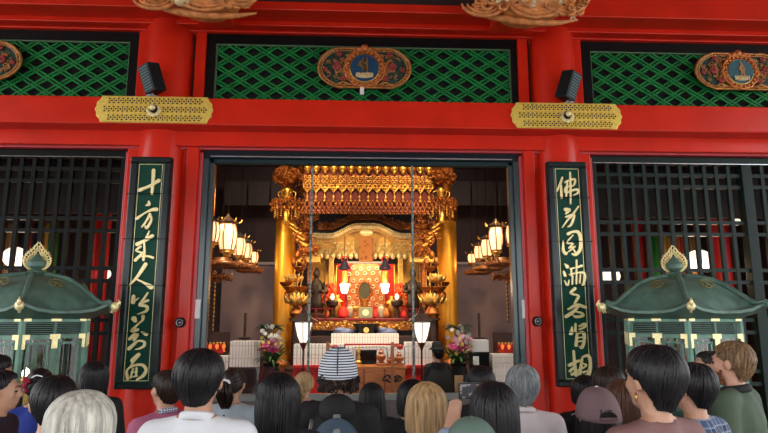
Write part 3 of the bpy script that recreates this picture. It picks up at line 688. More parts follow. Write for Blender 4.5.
MB().box(C(330, 270, YB).x, C(402, 270, YB).x, YB, YB+.05, .95, C(366, 250, YB).z).build('red_lining', REDC, r)
MB().prism([(C(347, 310, YB).x, .95), (C(386, 310, YB).x, .95), (C(385, 290, YB).x, C(366, 290, YB).z), (C(379, 265, YB).x, C(366, 265, YB).z), (C(377, 255, YB).x, C(366, 255, YB).z), (C(355, 255, YB).x, C(366, 255, YB).z), (C(353, 265, YB).x, C(366, 265, YB).z), (C(347, 290, YB).x, C(366, 290, YB).z)], YB-.06, YB-.03).build('brocade_panel', mat('brown_brocade', (.42, .12, .03), .6, var=.3, vscale=14), r)
mb = MB(); rn = random.Random(4)
for j in range(8):
    for i in range(5):
        q = C(350+i*8+(j % 2)*4-1, 262+j*6+rn.uniform(-1, 1), YB-.07)
        wd_ = 13 if j < 2 else 17
        if C(366-wd_, 270, YB).x < q.x < C(366+wd_, 270, YB).x: mb.tube([(q.x+.036*cos(t*pi/4), YB-.07, q.z+.036*sin(t*pi/4)) for t in range(9)], .012, 5)
mb.build('brocade_rings', mat('white_thread', (.60, .48, .32), .6), r, True)
for a, b in ((332, 335.5), (396, 399.5)):
    mb = MB()
    for i in range(3): x = X(a)+(X(b)-X(a))*i/2; mb.tube([(x, Y+.45, Z(257)), (x, Y+.45, Z(320))], .018, 6)
    mb.build('gold_side_bars', AGOLD, r, True)
MB().box(X(303), X(430), Y-.1, 5.5, .93+.02, Z(322)).build('shrine_base', BGOLD, r)
# mirror on the altar
q = C(364.5, 291, 4.75); r = empty('altar_mirror', (q.x, 4.75, Z(318)), 'dark oval mirror in gilt frame at the middle of the altar', 'mirror')
MB().prism([(q.x+.12*cos(t*pi/16), q.z+.17*sin(t*pi/16)) for t in range(32)], 4.74, 4.76).build('glass_disc', mat('dark_mirror', (.07, .065, .03), .5, .3), r)
mb = MB(); mb.tube([(q.x+.13*cos(t*pi/16), 4.73, q.z+.18*sin(t*pi/16)) for t in range(33)], .020, 6)
for t in range(24): a = t*pi/12; mb.sph((q.x+.155*cos(a), 4.73, q.z+.205*sin(a)), .018, 6, 4)
mb.build('gilt_frame', BGOLD, r, True); MB().lathe([(.16, 0), (.10, .06), (.05, .14), (.09, .34)], (q.x, 4.75, Z(318)), 14).build('stand', AGOLD, r, 'auto')
# two hanging lanterns in the recess with glowing bowls under them
for px, lab in ((344.5, 'small hanging lantern left of the altar mirror'), (385, 'small hanging lantern right of the altar mirror')):
    Y = 4.2; k = K(Y); c = C(px, 266, Y); r = empty('hanging_lantern', (c.x, Y, C(px, 296, Y).z), lab, 'lantern', 'hanging lanterns inside the shrine')
    MB().tube([(c.x, Y, c.z+.05), (c.x, Y, C(px, 236, Y).z)], .008, 5).build('chain', SMK, r)
    mb = MB(); mb.lathe([(.02, .12), (.05, .08), (.06, .05), (.11, -.02), (.125, -.05), (.06, -.08)], c, 12); mb.build('cap', NAVY, r, 'auto')
    MB().tube([(c.x+.06*cos(t), Y, c.z+.13+.06*sin(t)) for t in [j*pi/6 for j in range(13)]], .012, 5).build('ring', REDC, r, True)
    MB().lathe([(.07, -.1), (.075, -.3), (.06, -.32)], c, 12).build('gold_body', AGOLD, r, 'auto')
    g = C(px, 288, Y)
    MB().lathe([(.04, -.10), (.065, -.06), (.07, .0), (.09, .07), (.07, .08)], g, 12).build('glowing_bowl', GLOW, r, 'auto')
# small altar furnishings
def vase(px, pyb, h, Y, m, lab, kind=0, grp='small vessels on the altar table'):
    b = C(px, pyb, Y); b.z = tz; r_ = h*.35
    prof = [[(.5, 0), (.9, .1), (1, .35), (.6, .6), (.35, .75), (.6, 1)], [(.8, 0), (.3, .08), (.2, .55), (.9, .7), (1, .9), (.8, 1)], [(.4, 0), (.8, .2), (.8, .7), (.3, .85), (.3, 1)]][kind]
    e = empty('altar_vessel', b, lab, 'vessel', grp)
    MB().lathe([(a*r_, z*h) for a, z in prof], b, 12).build('body', m, e, 'auto')
    return e, b
W2 = mat('white_porcelain', (.42, .34, .26), .4)
Yt = 4.1
tz = C(366, 318, Yt).z
r = empty('altar_table', (C(366, 320, Yt).x, Yt, .95), 'red and gold carved altar table full of vessels', 'table')
xa, xb = C(304, 320, Yt).x, C(428, 320, Yt).x
MB().box(xa, xb, Yt-.25, Yt+.3, tz-.05, tz).build('table_top', DRED, r, bevel=.01)
mb = MB(); mb.box(xa+.1, xb-.1, Yt-.22, Yt-.16, C(366, 330, Yt).z, tz-.05); mb.build('apron', BGOLD, r)
mb = MB(); rn = random.Random(12)
for i in range(90): scrolls(mb, (xa+.12+(xb-xa-.24)*i/89, Yt-.2, tz-.12), (.02, .05, .07), 1, rn, (.02, .045), .010)
mb.build('apron_carving', AGOLD, r, True)
for i in range(13):
    x = xa+.05+(xb-xa-.1)*i/12
    if abs(i-6) > 3: MB().lathe([(.02, 0), (.028, .04), (.014, .09), (.028, .14), (.012, .2)], (x, Yt-.27, tz-.02), 8).build('baluster', DRED, r, 'auto')
for s, e in ((xa, C(334, 320, Yt).x), (C(398, 320, Yt).x, xb)): MB().tube([(s, Yt-.27, tz+.17), (e, Yt-.27, tz+.17)], .011, 6).build('red_rail', DRED, r)
MB().box(xa+.15, xb-.15, Yt-.14, Yt+.3, .95, tz-.05).build('dark_niche', mat('dark_niche_paint', (.015, .008, .008), .6), r)  # solid block, the darkness of the niche is put into its colour
for x in (xa+.05, xb-.05): MB().box(x-.05, x+.05, Yt-.22, Yt+.28, .95, tz-.05).build('leg', REDC, r)
spec = [(332, .34, SMK, 1, 'dark candlestick at the left of the altar table'), (397, .34, SMK, 1, 'dark candlestick at the right of the altar table'), (343, .30, REDC, 0, 'red wrapped jar left of the altar mirror'), (350, .26, W2, 2, 'white bottle left of the altar mirror'), (381, .26, W2, 2, 'white bottle right of the altar mirror'), (356, .22, AGOLD, 1, 'gold offering cup left of the emblem box'), (375, .22, REDC, 0, 'red jar right of the emblem box'), (386.5, .26, BGOLD, 0, 'bronze jar on the right half of the altar table'), (326, .24, BGOLD, 0, 'bronze pot near the left end of the altar table'), (404, .24, REDC, 0, 'red pot near the right end of the altar table'), (337, .44, AGOLD, 2, 'tall gold bottle beside the left candlestick'), (392, .42, AGOLD, 2, 'tall gold bottle beside the right candlestick')]
for px, h, m, kd, lab in spec:
    e, b = vase(px, 318, h, Yt+(.22 if h > .4 else .0 if px % 2 else .1), m, lab, kd)
    if kd == 1 and h > .3:
        MB().lathe([(.012, h), (.03, h+.02), (.042, h+.06), (.02, h+.11), (.0, h+.12)], b, 8).build('white_lotus_lamp', PAPERW, e, 'auto')
q = C(365.5, 318, Yt-.1); q.z = tz; r = empty('emblem_box', q, 'grey box with pale round emblem below the altar mirror', 'box')
MB().box(q.x-.13, q.x+.13, Yt-.2, Yt, q.z, q.z+.2).build('box_body', mat('grey_green_box', (.25, .25, .16), .5, .3), r, bevel=.01)
MB().prism([(q.x+.06*cos(t*pi/8), q.z+.1+.06*sin(t*pi/8)) for t in range(16)], Yt-.212, Yt-.2).build('round_emblem', GOLDP, r)
# red fruit and flower sprays behind the vessels
for n_, (px, py) in enumerate(((321, 296), (331, 291), (399, 291), (409, 296))):
    rn = random.Random(px); Y = 4.38; b_ = C(px, 318, Y); b_.z = tz; r = empty('flower_spray', b_, ('outer' if n_ in (0, 3) else 'inner')+' spray of red blossoms '+('left' if px < 366 else 'right')+' of the altar mirror', 'flowers', 'red sprays on the altar'); mb = MB(); st = MB()
    for i in range(60):
        q = C(px+rn.uniform(-4.2, 4.2), py+rn.uniform(-7, 8), Y+rn.uniform(-.1, .1)); mb.sph(q, rn.uniform(.02, .04), 6, 4)
        if i % 3 == 0: st.tube([b_, q], .006, 4)
    mb.build('blossoms', mat('orange_red_petals', (.70, .07, .02), .6, var=.4, vscale=10), r, True); st.build('stems', AGOLD, r)
# ---- bowl and blue cushions in the niche
q = C(366, 336, 3.6); r = empty('emblem_bowl', q, 'black bowl with a gold round emblem in front of the altar table', 'bowl')
MB().lathe([(.10, 0), (.16, .02), (.20, .16), (.26, .22), (.24, .22)], q, 20).build('bowl_body', BLK, r, 'auto')
MB().prism([(q.x+.05*cos(t*pi/8), q.z+.11+.05*sin(t*pi/8)) for t in range(16)], 3.6-.22, 3.6-.17).build('gold_emblem', GOLD, r)
bx('altar_step', DARKW, C(306, 340, 3.8).x, C(425, 340, 3.8).x, 3.3, 3.82, .95, C(366, 336, 3.6).z)['kind'] = 'structure'
for px, lab in ((344.5, 'folded blue cloth left of the emblem bowl'), (386.5, 'folded blue cloth right of the emblem bowl')):
    q = C(px, 336, 3.7); mb = MB(); mb.sph((q.x, 3.7, q.z+.07), (.20, .12, .07), 14, 8); mb.sph((q.x-.07, 3.68, q.z+.11), (.12, .1, .05), 10, 6)
    tag(mb.build('folded_cloth', mat('dusty_blue_cloth', (.14, .17, .30), .7, var=.3, vscale=12), smooth=True), lab, 'cloth', 'blue bundles before the altar')
# ---- rows of white folded sutra books
PAGE = mat('white_book_edge', (.88, .83, .74), .6, var=.06, vscale=30)
LINE = mat('book_shadow_red', (.25, .10, .07), .7)  # red-brown lines at the book seams and on the fronts
def book_proto(w, h, dp):
    mb = MB(); mb.box(-w*.43, w*.43, 0, dp, 0, h); mb.mi = 1; mb.box(w*.43, w*.5, .006, dp, 0, h*.995); mb.box(-w*.2, w*.2, -.0015, 0, h*.62, h*.66)
    o = mb.build('sutra_book', [PAGE, LINE]); return o
def book_block(pxa, pxb, pyt, pyb, Y, n, rows, label, grp, dp=.25, under=None):
    a, b = C(pxa, pyb, Y), C(pxb, pyb, Y); zt = C((pxa+pxb)/2, pyt, Y).z; w = (b.x-a.x)/n; h = (zt-a.z)/rows; first = None
    for j in range(rows):
        for i in range(n):
            if first is None: o = first = book_proto(w, h-.004, dp)
            else: o = first.copy(); COL.objects.link(o)
            o.location = (a.x+w*(i+.5), Y, a.z+h*j); tag(o, label, 'book', grp)
    return a, b
def bench(name, m, a, b, Y, dp, z, lab, cat='bench', z0=0):
    r = empty(name, ((a.x+b.x)/2, Y, z0), lab, cat)
    MB().box(a.x+.002, b.x-.002, Y-.05, Y+dp, z-.05, z).build('top', m, r, bevel=.006); MB().box(a.x+.004, b.x-.004, Y-.02, Y+dp-.03, z0, z-.05).build('body', m, r)
Yb = 3.25; a, b = book_block(331, 399, 333.5, 343.5, Yb, 26, 1, 'white folded sutra book in the raised row before the altar', 'raised row of sutra books')
bench('book_shelf', mat('red_shelf', (.30, .02, .02), .5), a, b, Yb, .27, a.z, 'red shelf carrying the raised row of white books', 'shelf', .95)
Yb = 2.3; a, b = book_block(293, 344, 344, 365, Yb, 14, 2, 'white folded sutra book in the low wall left of the offertory box', 'left low wall of sutra books')
bench('book_bench', REDC, a, b, Yb, .3, a.z, 'red-draped bench under the left low wall of books')
a, b = book_block(405, 436, 342, 365, Yb, 9, 2, 'white folded sutra book in the low wall behind the right floor lantern', 'right low wall of sutra books')
bench('book_bench', REDC, a, b, Yb, .3, a.z, 'red-draped bench under the right low wall of books')
a, b = book_block(345, 404.5, 346, 365, Yb, 17, 2, 'white folded sutra book in the middle wall above the offertory box', 'middle low wall of sutra books')
bench('book_bench', REDC, a, b, Yb, .3, a.z, 'red-draped bench under the middle wall of books')
Yb = 2.0; a, b = book_block(229, 260, 341, 367, Yb, 10, 2, 'white folded sutra book in the stack left of the pink flowers', 'stack of sutra books by the left flowers')
bench('carved_bench', DARKW, a, b, Yb, .35, a.z, 'dark carved bench under the left stack of white books')
a, b = book_block(204, 228, 356, 372, Yb, 8, 1, 'white folded sutra book in the row beside the left door jamb', 'row of sutra books by the left jamb')
bench('book_bench', DARKW, a, b, Yb, .3, a.z, 'dark bench under the row of books by the left jamb')
a, b = book_block(493, 518, 354, 382, Yb, 9, 3, 'white folded sutra book in the tall stack beside the right door jamb', 'stack of sutra books by the right jamb')
bench('book_bench', DARKW, a, b, Yb, .3, a.z, 'dark bench under the tall stack by the right jamb')
# white carton on a dark stand, right
q = C(480.5, 352, 1.95); k = K(1.95)
a = C(472, 352, 1.95); b = C(489, 352, 1.95)
tag(MB().box(a.x, b.x, 1.95, 2.2, a.z, C(480, 340, 1.95).z).build('white_carton', WHITE, bevel=.004), 'white carton on the dark stand right of the flowers', 'box')
bench('dark_stand', BLK, a, b, 1.95, .3, a.z, 'black stand under the white carton', 'stand')
tag(MB().box(a.x, a.x+.09, 1.88, 1.898, C(480, 365, 1.9).z, a.z-.06).build('white_slip', WHITE), 'narrow white paper slip hanging on the black stand', 'paper')
a, b = C(455, 391, 1.2), C(463.5, 391, 1.2)
tag(MB().box(a.x, b.x, 1.2, 1.23, 0, C(459, 375.5, 1.2).z).build('wooden_tablet', mat('pale_wood', (.62, .38, .17), .5, var=.2, vscale=6)), 'pale wooden tablet standing behind the glass, right', 'tablet')
# ---- offertory box with small gilt things on it
Y = 1.0; a, b = C(343, 390, Y), C(405.5, 390, Y); zt = C(374, 366, Y).z
r = empty('offertory_box', ((a.x+b.x)/2, Y, 0), 'orange wooden offertory box with black flourish behind the sill', 'offertory box')
MB().box(a.x, b.x, Y, Y+.5, 0, zt-.04).build('box_body', OCHRE, r, bevel=.01); MB().box(a.x-.02, b.x+.02, Y-.02, Y+.52, zt-.04, zt).build('top_rail', OCHRE, r, bevel=.008)
for i in range(2): x = a.x+(b.x-a.x)*(i+1)/3; MB().box(x-.012, x+.012, Y-.012, Y, 0, zt-.04).build('batten', mat('darker_orange_wood', (.34, .08, .02), .45), r)
mb = MB(); ox, oz = C(392.5, 378, Y).x, C(392.5, 378, Y).z
for st in ([(-.12, .0, .02), (-.06, .04, .02), (.0, .0, .03), (.08, .03, .02), (.13, -.01, .015)], [(-.10, -.03, .02), (-.02, -.05, .025), (.08, -.04, .02), (.12, -.02, .012)], [(-.05, .02, .02), (.02, -.03, .03), (.10, .01, .02)], [(-.11, .03, .012), (-.13, -.03, .02), (-.06, -.02, .02)]): mb.stroke([(ox+u, oz+v, w_) for u, v, w_ in st], Y-.012, Y-.002)
mb.build('painted_flourish', mat('dark_ink', (.04, .015, .008), .5), r)
def trinket(px, h, m, lab, kd):
    q = C(px, 366, Y+.1); e = empty('gilt_ornament', (q.x, Y+.1, zt), lab, 'ornament', 'small ornaments on the offertory box')
    pr = [[(.06, 0), (.06, .05), (.03, .10), (.05, .2), (.02, .3), (.03, .42), (.015, .6), (.03, .75), (.01, 1)], [(.07, 0), (.08, .1), (.03, .25), (.06, .4), (.07, .6), (.03, .75), (.04, .85), (.01, 1)]][kd]
    MB().lathe([(r0, z*h) for r0, z in pr], (q.x, Y+.1, zt), 12).build('body', m, e, 'auto'); MB().sph((q.x, Y+.1, zt+h), .014, 8, 6).build('finial', m, e, True)
WB = mat('chestnut_wood', (.42, .14, .05), .4, .2)
trinket(358.5, .24, AGOLD, 'slim gilt pagoda before the black screen', 0); trinket(381, .21, WB, 'brown turned ornament right of the black screen', 1); trinket(399, .17, WB, 'round brown figure at the right end of the offertory box', 1); trinket(391, .12, WB, 'low brown knob beside the wooden post', 1); trinket(350, .10, WB, 'low brown knob at the left end of the offertory box', 1)
a, b = C(356, 366, Y+.3), C(376.5, 366, Y+.3); r = empty('black_screen', ((a.x+b.x)/2, Y+.3, zt), 'black screen standing on the offertory box', 'screen')
MB().box(a.x, b.x, Y+.28, Y+.31, zt, C(366, 350, Y+.3).z).build('panel', BLK, r); MB().box(a.x+.03, b.x-.03, Y+.27, Y+.279, zt+.05, C(366, 350, Y+.3).z-.03).build('glass_face', mat('screen_face', (.02, .012, .01), .1), r)
q = C(345, 366, Y+.2); q2 = C(388, 366, Y+.2); zz = C(366, 347, Y+.2).z
r = empty('wire_arch', ((q.x+q2.x)/2, Y+.2, zt), 'thin metal arch over the offertory box', 'rail')
GR_ = mat('grey_rod', (.35, .34, .30), .5); MB().tube(catmull([(q.x+.12, Y+.2, zz), (q2.x-.08, Y+.2, zz), (q2.x-.01, Y+.2, zz-.06), (q2.x, Y+.2, zt)], 6), .007, 6).build('bent_rod', GR_, r, True); MB().tube([(q.x+.12, Y+.2, zz), (q.x+.12, Y+.2, zt)], .007, 6).build('upright', GR_, r)
q = C(392.5, 366, Y-.15); r = empty('wooden_post', (q.x, Y-.15, 0), 'wooden post with a red ball in front of the offertory box', 'post')
MB().box(q.x-.02, q.x+.02, Y-.17, Y-.13, 0, C(392, 342, Y-.15).z).build('shaft', WB, r, bevel=.004); q3 = C(400, 347, Y-.15)
MB().tube([(q.x, Y-.15, q3.z+.01), (q3.x, Y-.15, q3.z+.01)], .012, 6).build('arm', WB, r); MB().sph((q3.x, Y-.15, q3.z), (.045, .045, .035)).build('red_ball', mat('bright_red', (.6, .03, .02), .4), r, True)
q4 = C(327.5, 366, Y-.15); r2 = copy_tree(r); r2.location.x = q4.x; tag(r2, 'wooden post with a red ball half hidden by the striped beanie')
# ---- floor lanterns
def floor_lantern(px, label):
    Y = 1.7; k = K(Y); c = C(px, 342, Y); Zz = lambda p: C(px, p, Y).z
    r = empty('floor_lantern', (c.x, Y, 0), label, 'lantern', 'paper floor lanterns inside the doorway')
    MB().lathe([(.052, Zz(343)), (.10, Zz(336)), (.135, Zz(326)), (.145, Zz(322))], (c.x, Y, 0), 6, rot=.52).build('paper_shade', PAPERW, r)
    mb = MB()
    for i in range(6):
        a = i*pi/3+.52; mb.tube([(c.x+R_*cos(a), Y+R_*sin(a), Zz(p)) for R_, p in ((.056, 343), (.104, 336), (.139, 326), (.150, 322))], .006, 5)
    for R_, p in ((.056, 343), (.15, 322)): mb.tube([(c.x+R_*cos(i*pi/3+.52), Y+R_*sin(i*pi/3+.52), Zz(p)) for i in range(7)], .009, 5)
    dr = mat('dark_red_wood', (.10, .012, .010), .35)
    mb.build('ribs', dr, r); MB().lathe([(.20, 0), (.23, .012), (.14, .06), (.06, .13), (.015, .22)], (c.x, Y, Zz(322)), 6, rot=.52).build('roof', mat('black_brown_roof', (.03, .012, .008), .4), r)
    MB().lathe([(.05, Zz(345)), (.055, Zz(343.5)), (.02, Zz(349)), (.014, Zz(351)), (.014, .06), (.13, .04), (.16, 0)], (c.x, Y, 0), 10).build('stand', dr, r)
floor_lantern(303.5, 'lit paper lantern on dark red stand, left of the offertory box'); floor_lantern(421.5, 'lit paper lantern on dark red stand, right of the offertory box')
# ---- golden lotus stems
def lotus(px, s, label):
    Y = 3.45; k = K(Y); rn = random.Random(px); b = C(px, 318, Y); r = empty('golden_lotus', b, label, 'ornament', 'golden lotus sprays beside the shrine')
    MB().lathe([(.10, 0), (.14, .08), (.07, .2), (.1, .28)], b, 14).build('vase', BGOLD, r, 'auto'); MB().lathe([(.20, .95-b.z), (.20, 1.0-b.z), (.10, 1.05-b.z), (.08, -.06), (.14, -.03), (.14, 0)], b, 16).build('pedestal', DARKW, r, 'auto')
    for (dx, py, kind, q) in ((0, 300, 1, 11), (-4, 279, 1, 8), (5, 290, 0, 6), (-6, 290, 0, 6), (-9, 296, 2, 5), (-3, 262, 2, 4), (3, 270, 0, 5), (1, 255, 2, 4), (6, 262, 2, 4), (-12, 285, 0, 5)):
        p = C(px+s*dx, py, Y); p.y += rn.uniform(-.12, .12); z = q*k*1.3
        if kind == 1:
            mb = MB()
            for j in range(10):
                a = 2*pi*j/10; d = Vector((cos(a), sin(a), 0))
                mb.tube([p+d*z*.2+Vector((0, 0, -z*.35)), p+d*z*.75+Vector((0, 0, -z*.1)), p+d*z*1.0+Vector((0, 0, z*.35))], [z*.12, z*.26, .006], 6, flat=.4)
                mb.tube([p+d*z*.1+Vector((0, 0, -z*.35)), p+d*z*.45+Vector((0, 0, z*.1)), p+d*z*.5+Vector((0, 0, z*.55))], [z*.1, z*.2, .006], 6, flat=.5)
            mb.sph(p, (z*.3, z*.3, z*.25), 8, 6); mb.build('blossom', mat('lit_lotus_gold', (.85, .55, .14), .3, .7), r, True)
        elif kind == 0:
            mb = MB(); mb.lathe([(.01, -.05), (z*.7, .0), (z*1.0, .05), (z*.9, .06), (z*.3, .01)], p, 12, sy=.8); mb.build('leaf', BGOLD, r, 'auto')
        else: MB().sph(p, (z*.6, z*.6, z*.9), 9, 7).build('bud', BGOLD, r, True)
        MB().tube(catmull([b+Vector((0, 0, .2)), (b+p)/2+Vector((-s*rn.uniform(-.08, .14), -.02, 0)), p+Vector((0, 0, -.04))]), .010, 5).build('stem', AGOLD, r, True)
lotus(297, 1, 'golden lotus spray between left column and shrine'); lotus(432.5, -1, 'golden lotus spray between right column and shrine')
# ---- dark guardian figures
for px, lab in ((316, 'dark standing figure left of the shrine, beside the lotus'), (413, 'dark standing figure right of the shrine, beside the lotus')):
    Y = 4.2; k = K(Y); b = C(px, 318, Y); b.z = tz; r = empty('guardian_statue', b, lab, 'statue', 'dark statues beside the shrine'); x, z = b.x, b.z
    MB().lathe([(.15, 0), (.16, .05), (.11, .10), (.13, .14)], b, 16).build('pedestal', SMK, r, 'auto')
    mb = MB(); mb.lathe([(.13, .13), (.12, .3), (.10, .45), (.12, .6), (.09, .7), (.04, .74), (.045, .77)], b, 14, sy=.7); mb.sph((x, Y, z+.84), (.07, .075, .09)); mb.sph((x, Y+.01, z+.92), .04)
    for s in (-1, 1): mb.tube(catmull([(x+s*.10, Y, z+.66), (x+s*.17, Y-.02, z+.52), (x+s*.08, Y-.12, z+.50)]), [.045]*5+[.035]*5+[.03], 8)
    mb.build('robed_body', mat('aged_dark_wood', (.028, .014, .008), .5, .2), r, True)
    MB().tube([(x+.16, Y-.05, z+.14), (x+.16, Y-.05, z+1.05)], .012, 6).build('staff', SMK, r)
# ---- flower stands
def blossom(mb, p, q, rn, n=5):
    t0 = rn.uniform(0, 6.28); ax = Vector((rn.uniform(-.5, .5), -1, rn.uniform(-.1, .7))).normalized(); u = ax.orthogonal().normalized(); v = ax.cross(u)
    for j in range(n):
        a = t0+2*pi*j/n; d = u*cos(a)+v*sin(a); w_ = ax.cross(d)
        c0 = p; c1 = p+d*q*.6+w_*q*.35+ax*q*.15; c2 = p+d*q*1.1-ax*q*.05; c3 = p+d*q*.6-w_*q*.35+ax*q*.15
        mb.add([c0, c1, c2, c3, p+d*q*.6+ax*q*.02], [(0, 1, 4), (1, 2, 4), (2, 3, 4), (3, 0, 4)])
def flowers(px, label, seed):
    Y = 1.9; k = K(Y); rn = random.Random(seed); b = C(px, 366, Y); z0 = C(px, 384, Y).z
    r = empty('flower_arrangement', (b.x, Y, 0), label, 'flowers', 'large flower arrangements before the altar')
    MB().lathe([(.16, 0), (.16, .04), (.05, .08), (.05, z0-.05), (.14, z0-.02), (.14, z0)], (b.x, Y, 0), 16).build('stand', DARKW, r, 'auto')
    MB().lathe([(.09, 0), (.12, .03), (.15, .14), (.11, .26), (.13, .30), (.11, .30)], (b.x, Y, z0), 20).build('vase', BLACKT, r, 'auto')
    cols = [('pink_blossom', (.52, .03, .14), 10, (0, 347), (9, 6), .055), ('pale_pink_blossom', (.62, .28, .34), 10, (1, 342), (12, 9), .05), ('white_blossom', (.70, .68, .58), 13, (0, 335), (12, 10), .036), ('yellow_blossom', (.70, .55, .10), 12, (0, 344), (14, 15), .028)]
    for nm, col, n, (dx, py), (sx_, sz_), q in cols:
        for _ in range(n):
            a = rn.uniform(0, 6.28); s = rn.random()**.5; p = C(px+dx+sx_*s*cos(a), py+sz_*s*sin(a), Y-.16+.1*s+rn.uniform(-.05, .05)); mb = MB(); blossom(mb, p, q*rn.uniform(.8, 1.2), rn, 6); mb.sph(p, q*.15, 6, 4)
            mb.build('blossom', mat(nm, col, .5), r).modifiers.new('s', 'SOLIDIFY').thickness = .003
    st = MB()
    for _ in range(46):
        q = C(px+rn.uniform(-13, 13), rn.uniform(326, 352), Y+rn.uniform(-.15, .15)); st.tube(catmull([(b.x, Y, z0+.28), ((b.x+q.x)/2, (Y+q.y)/2, q.z-.12), q]), .004, 4)
    st.build('stems', LEAF, r)
    for i in range(56):
        a = rn.uniform(0, 6.28); base = Vector((b.x+.05*cos(a), Y+.05*sin(a), z0+.3)); L_ = rn.uniform(.22, .42)
        if i < 22:      # arching dark leaves on top
            s = -1 if i % 2 else 1; base = C(px+rn.uniform(-3, 3), 330, Y+rn.uniform(-.1, .1)); tip = C(px+s*rn.uniform(8, 18), rn.uniform(325, 333), Y+rn.uniform(-.15, .1)); mid = (base+tip)/2+Vector((0, 0, .05))
        else: tip = base+Vector((cos(a)*L_*.7, sin(a)*L_*.6, rn.uniform(-.05, .25))); mid = (base+tip)/2+Vector((0, 0, .08))
        pts = catmull([base, mid, tip], 4); mb = MB(); mb.tube(pts, [.004+.022*sin(pi*min(.97, j/(len(pts)-1))) for j in range(len(pts))], 6, flat=.15, up=(0, 0, 1)); mb.build('leaf', mat('dark_leaf', (.012, .05, .015), .45) if i < 22 else LEAF, r, True)
flowers(271, 'pink and white flower arrangement before the left golden column', 5); flowers(458.5, 'pink and white flower arrangement before the right golden column', 6)
# ---- dark poles (incense spires), shelves of red trinkets by the jambs
for px, lab in ((244.5, 'thin dark spire behind the left stack of books'), (479.5, 'thin dark spire behind the white carton')):
    Y = 2.6; b = C(px, 340, Y); r = empty('dark_spire', (b.x, Y, 0), lab, 'post', 'dark spires before the grey panels')
    MB().tube([(b.x, Y, .04), (b.x, Y, C(px, 313, Y).z)], .022, 8).build('shaft', SMK, r); MB().lathe([(.14, 0), (.15, .03), (.05, .06)], (b.x, Y, 0), 14).build('foot', SMK, r, 'auto')
    MB().lathe([(.022, 0), (.10, .02), (.10, .04), (.02, .05)], (b.x, Y, b.z), 12).build('collar', SMK, r)
for a_, b_, lab in ((203, 224, 'dark shelf with red trinkets beside the left jamb'), (499, 519, 'dark shelf with red trinkets beside the right jamb')):
    Y = 2.5; a, b = C(a_, 352, Y), C(b_, 352, Y); r = empty('trinket_shelf', ((a.x+b.x)/2, Y, 0), lab, 'shelf', 'dark shelves with red stands')
    MB().box(a.x, b.x, Y, Y+.4, a.z-.04, a.z).build('board', DARKW, r); MB().box(a.x+.03, b.x-.03, Y+.05, Y+.38, 0, a.z-.04).build('cabinet', BLK, r); MB().box(a.x, b.x, Y+.36, Y+.4, a.z, a.z+.3).build('back_board', DARKW, r)
    for i in range(6):
        x = a.x+.03+(b.x-a.x-.06)*i/5; rn = random.Random(int(px)+i)
        e = empty('lacquer_trinket', (x, Y+.1, a.z), ['red lacquer cup with gold knob on the dark '+('left' if a_ < 384 else 'right')+' shelf', 'amber glass cup on the dark '+('left' if a_ < 384 else 'right')+' shelf'][i % 2], 'ornament', 'trinkets on the '+('left' if a_ < 384 else 'right')+' shelf')
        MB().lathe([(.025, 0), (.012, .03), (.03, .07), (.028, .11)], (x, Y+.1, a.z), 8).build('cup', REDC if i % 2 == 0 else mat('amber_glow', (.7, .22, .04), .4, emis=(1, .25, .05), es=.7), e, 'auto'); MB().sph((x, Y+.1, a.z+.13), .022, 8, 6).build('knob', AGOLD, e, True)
    MB().box(a.x+.01, b.x-.01, Y-.02, Y, a.z-.02, a.z+.04).build('red_railing', REDC, r)
# brass chain curtains
for px, s, lab in ((211, 1, 'brass chain hanging inside the left jamb'), (513, -1, 'brass chain hanging inside the right jamb')):
    rn = random.Random(px); Y = 2.2; top = C(px, 272, Y)
    for i in range(6):
        x = C(px+(i-2.5)*2.6, 290, Y).x; y = Y+.1*(i % 2); e = empty('brass_chain', (x, y, C(px, 325, Y).z), lab, 'chain', lab.replace('chain', 'chains')); mb = MB(); z = C(px, 325+rn.uniform(-6, 10), Y).z; zt_ = C(px, 282, Y).z
        while z < zt_: mb.sph((x, y, z), (.012, .012, .03), 6, 5); z += .065
        mb.build('links', SMK if i % 2 else AGOLD, e, True)
        MB().tube([(x, y, zt_-.04), (x, y, C(px, 277, Y).z)], .006, 5).build('hook', SMK, e)
    mb = MB(); scrolls(mb, C(px+s*3, 277, Y), (.26, .2, .06), 50, rn, (.03, .06), .012, front=False); mb.sph(C(px+s*3, 277, Y), (.2, .15, .04)); mb.tube([C(px, 277, Y), Vector((top.x, Y, 5.76))], .012, 6)
    tag(mb.build('brass_canopy_ring', BGOLD, smooth=True), 'brass ring canopy carrying chains inside the '+('left' if s > 0 else 'right')+' jamb', 'ornament')
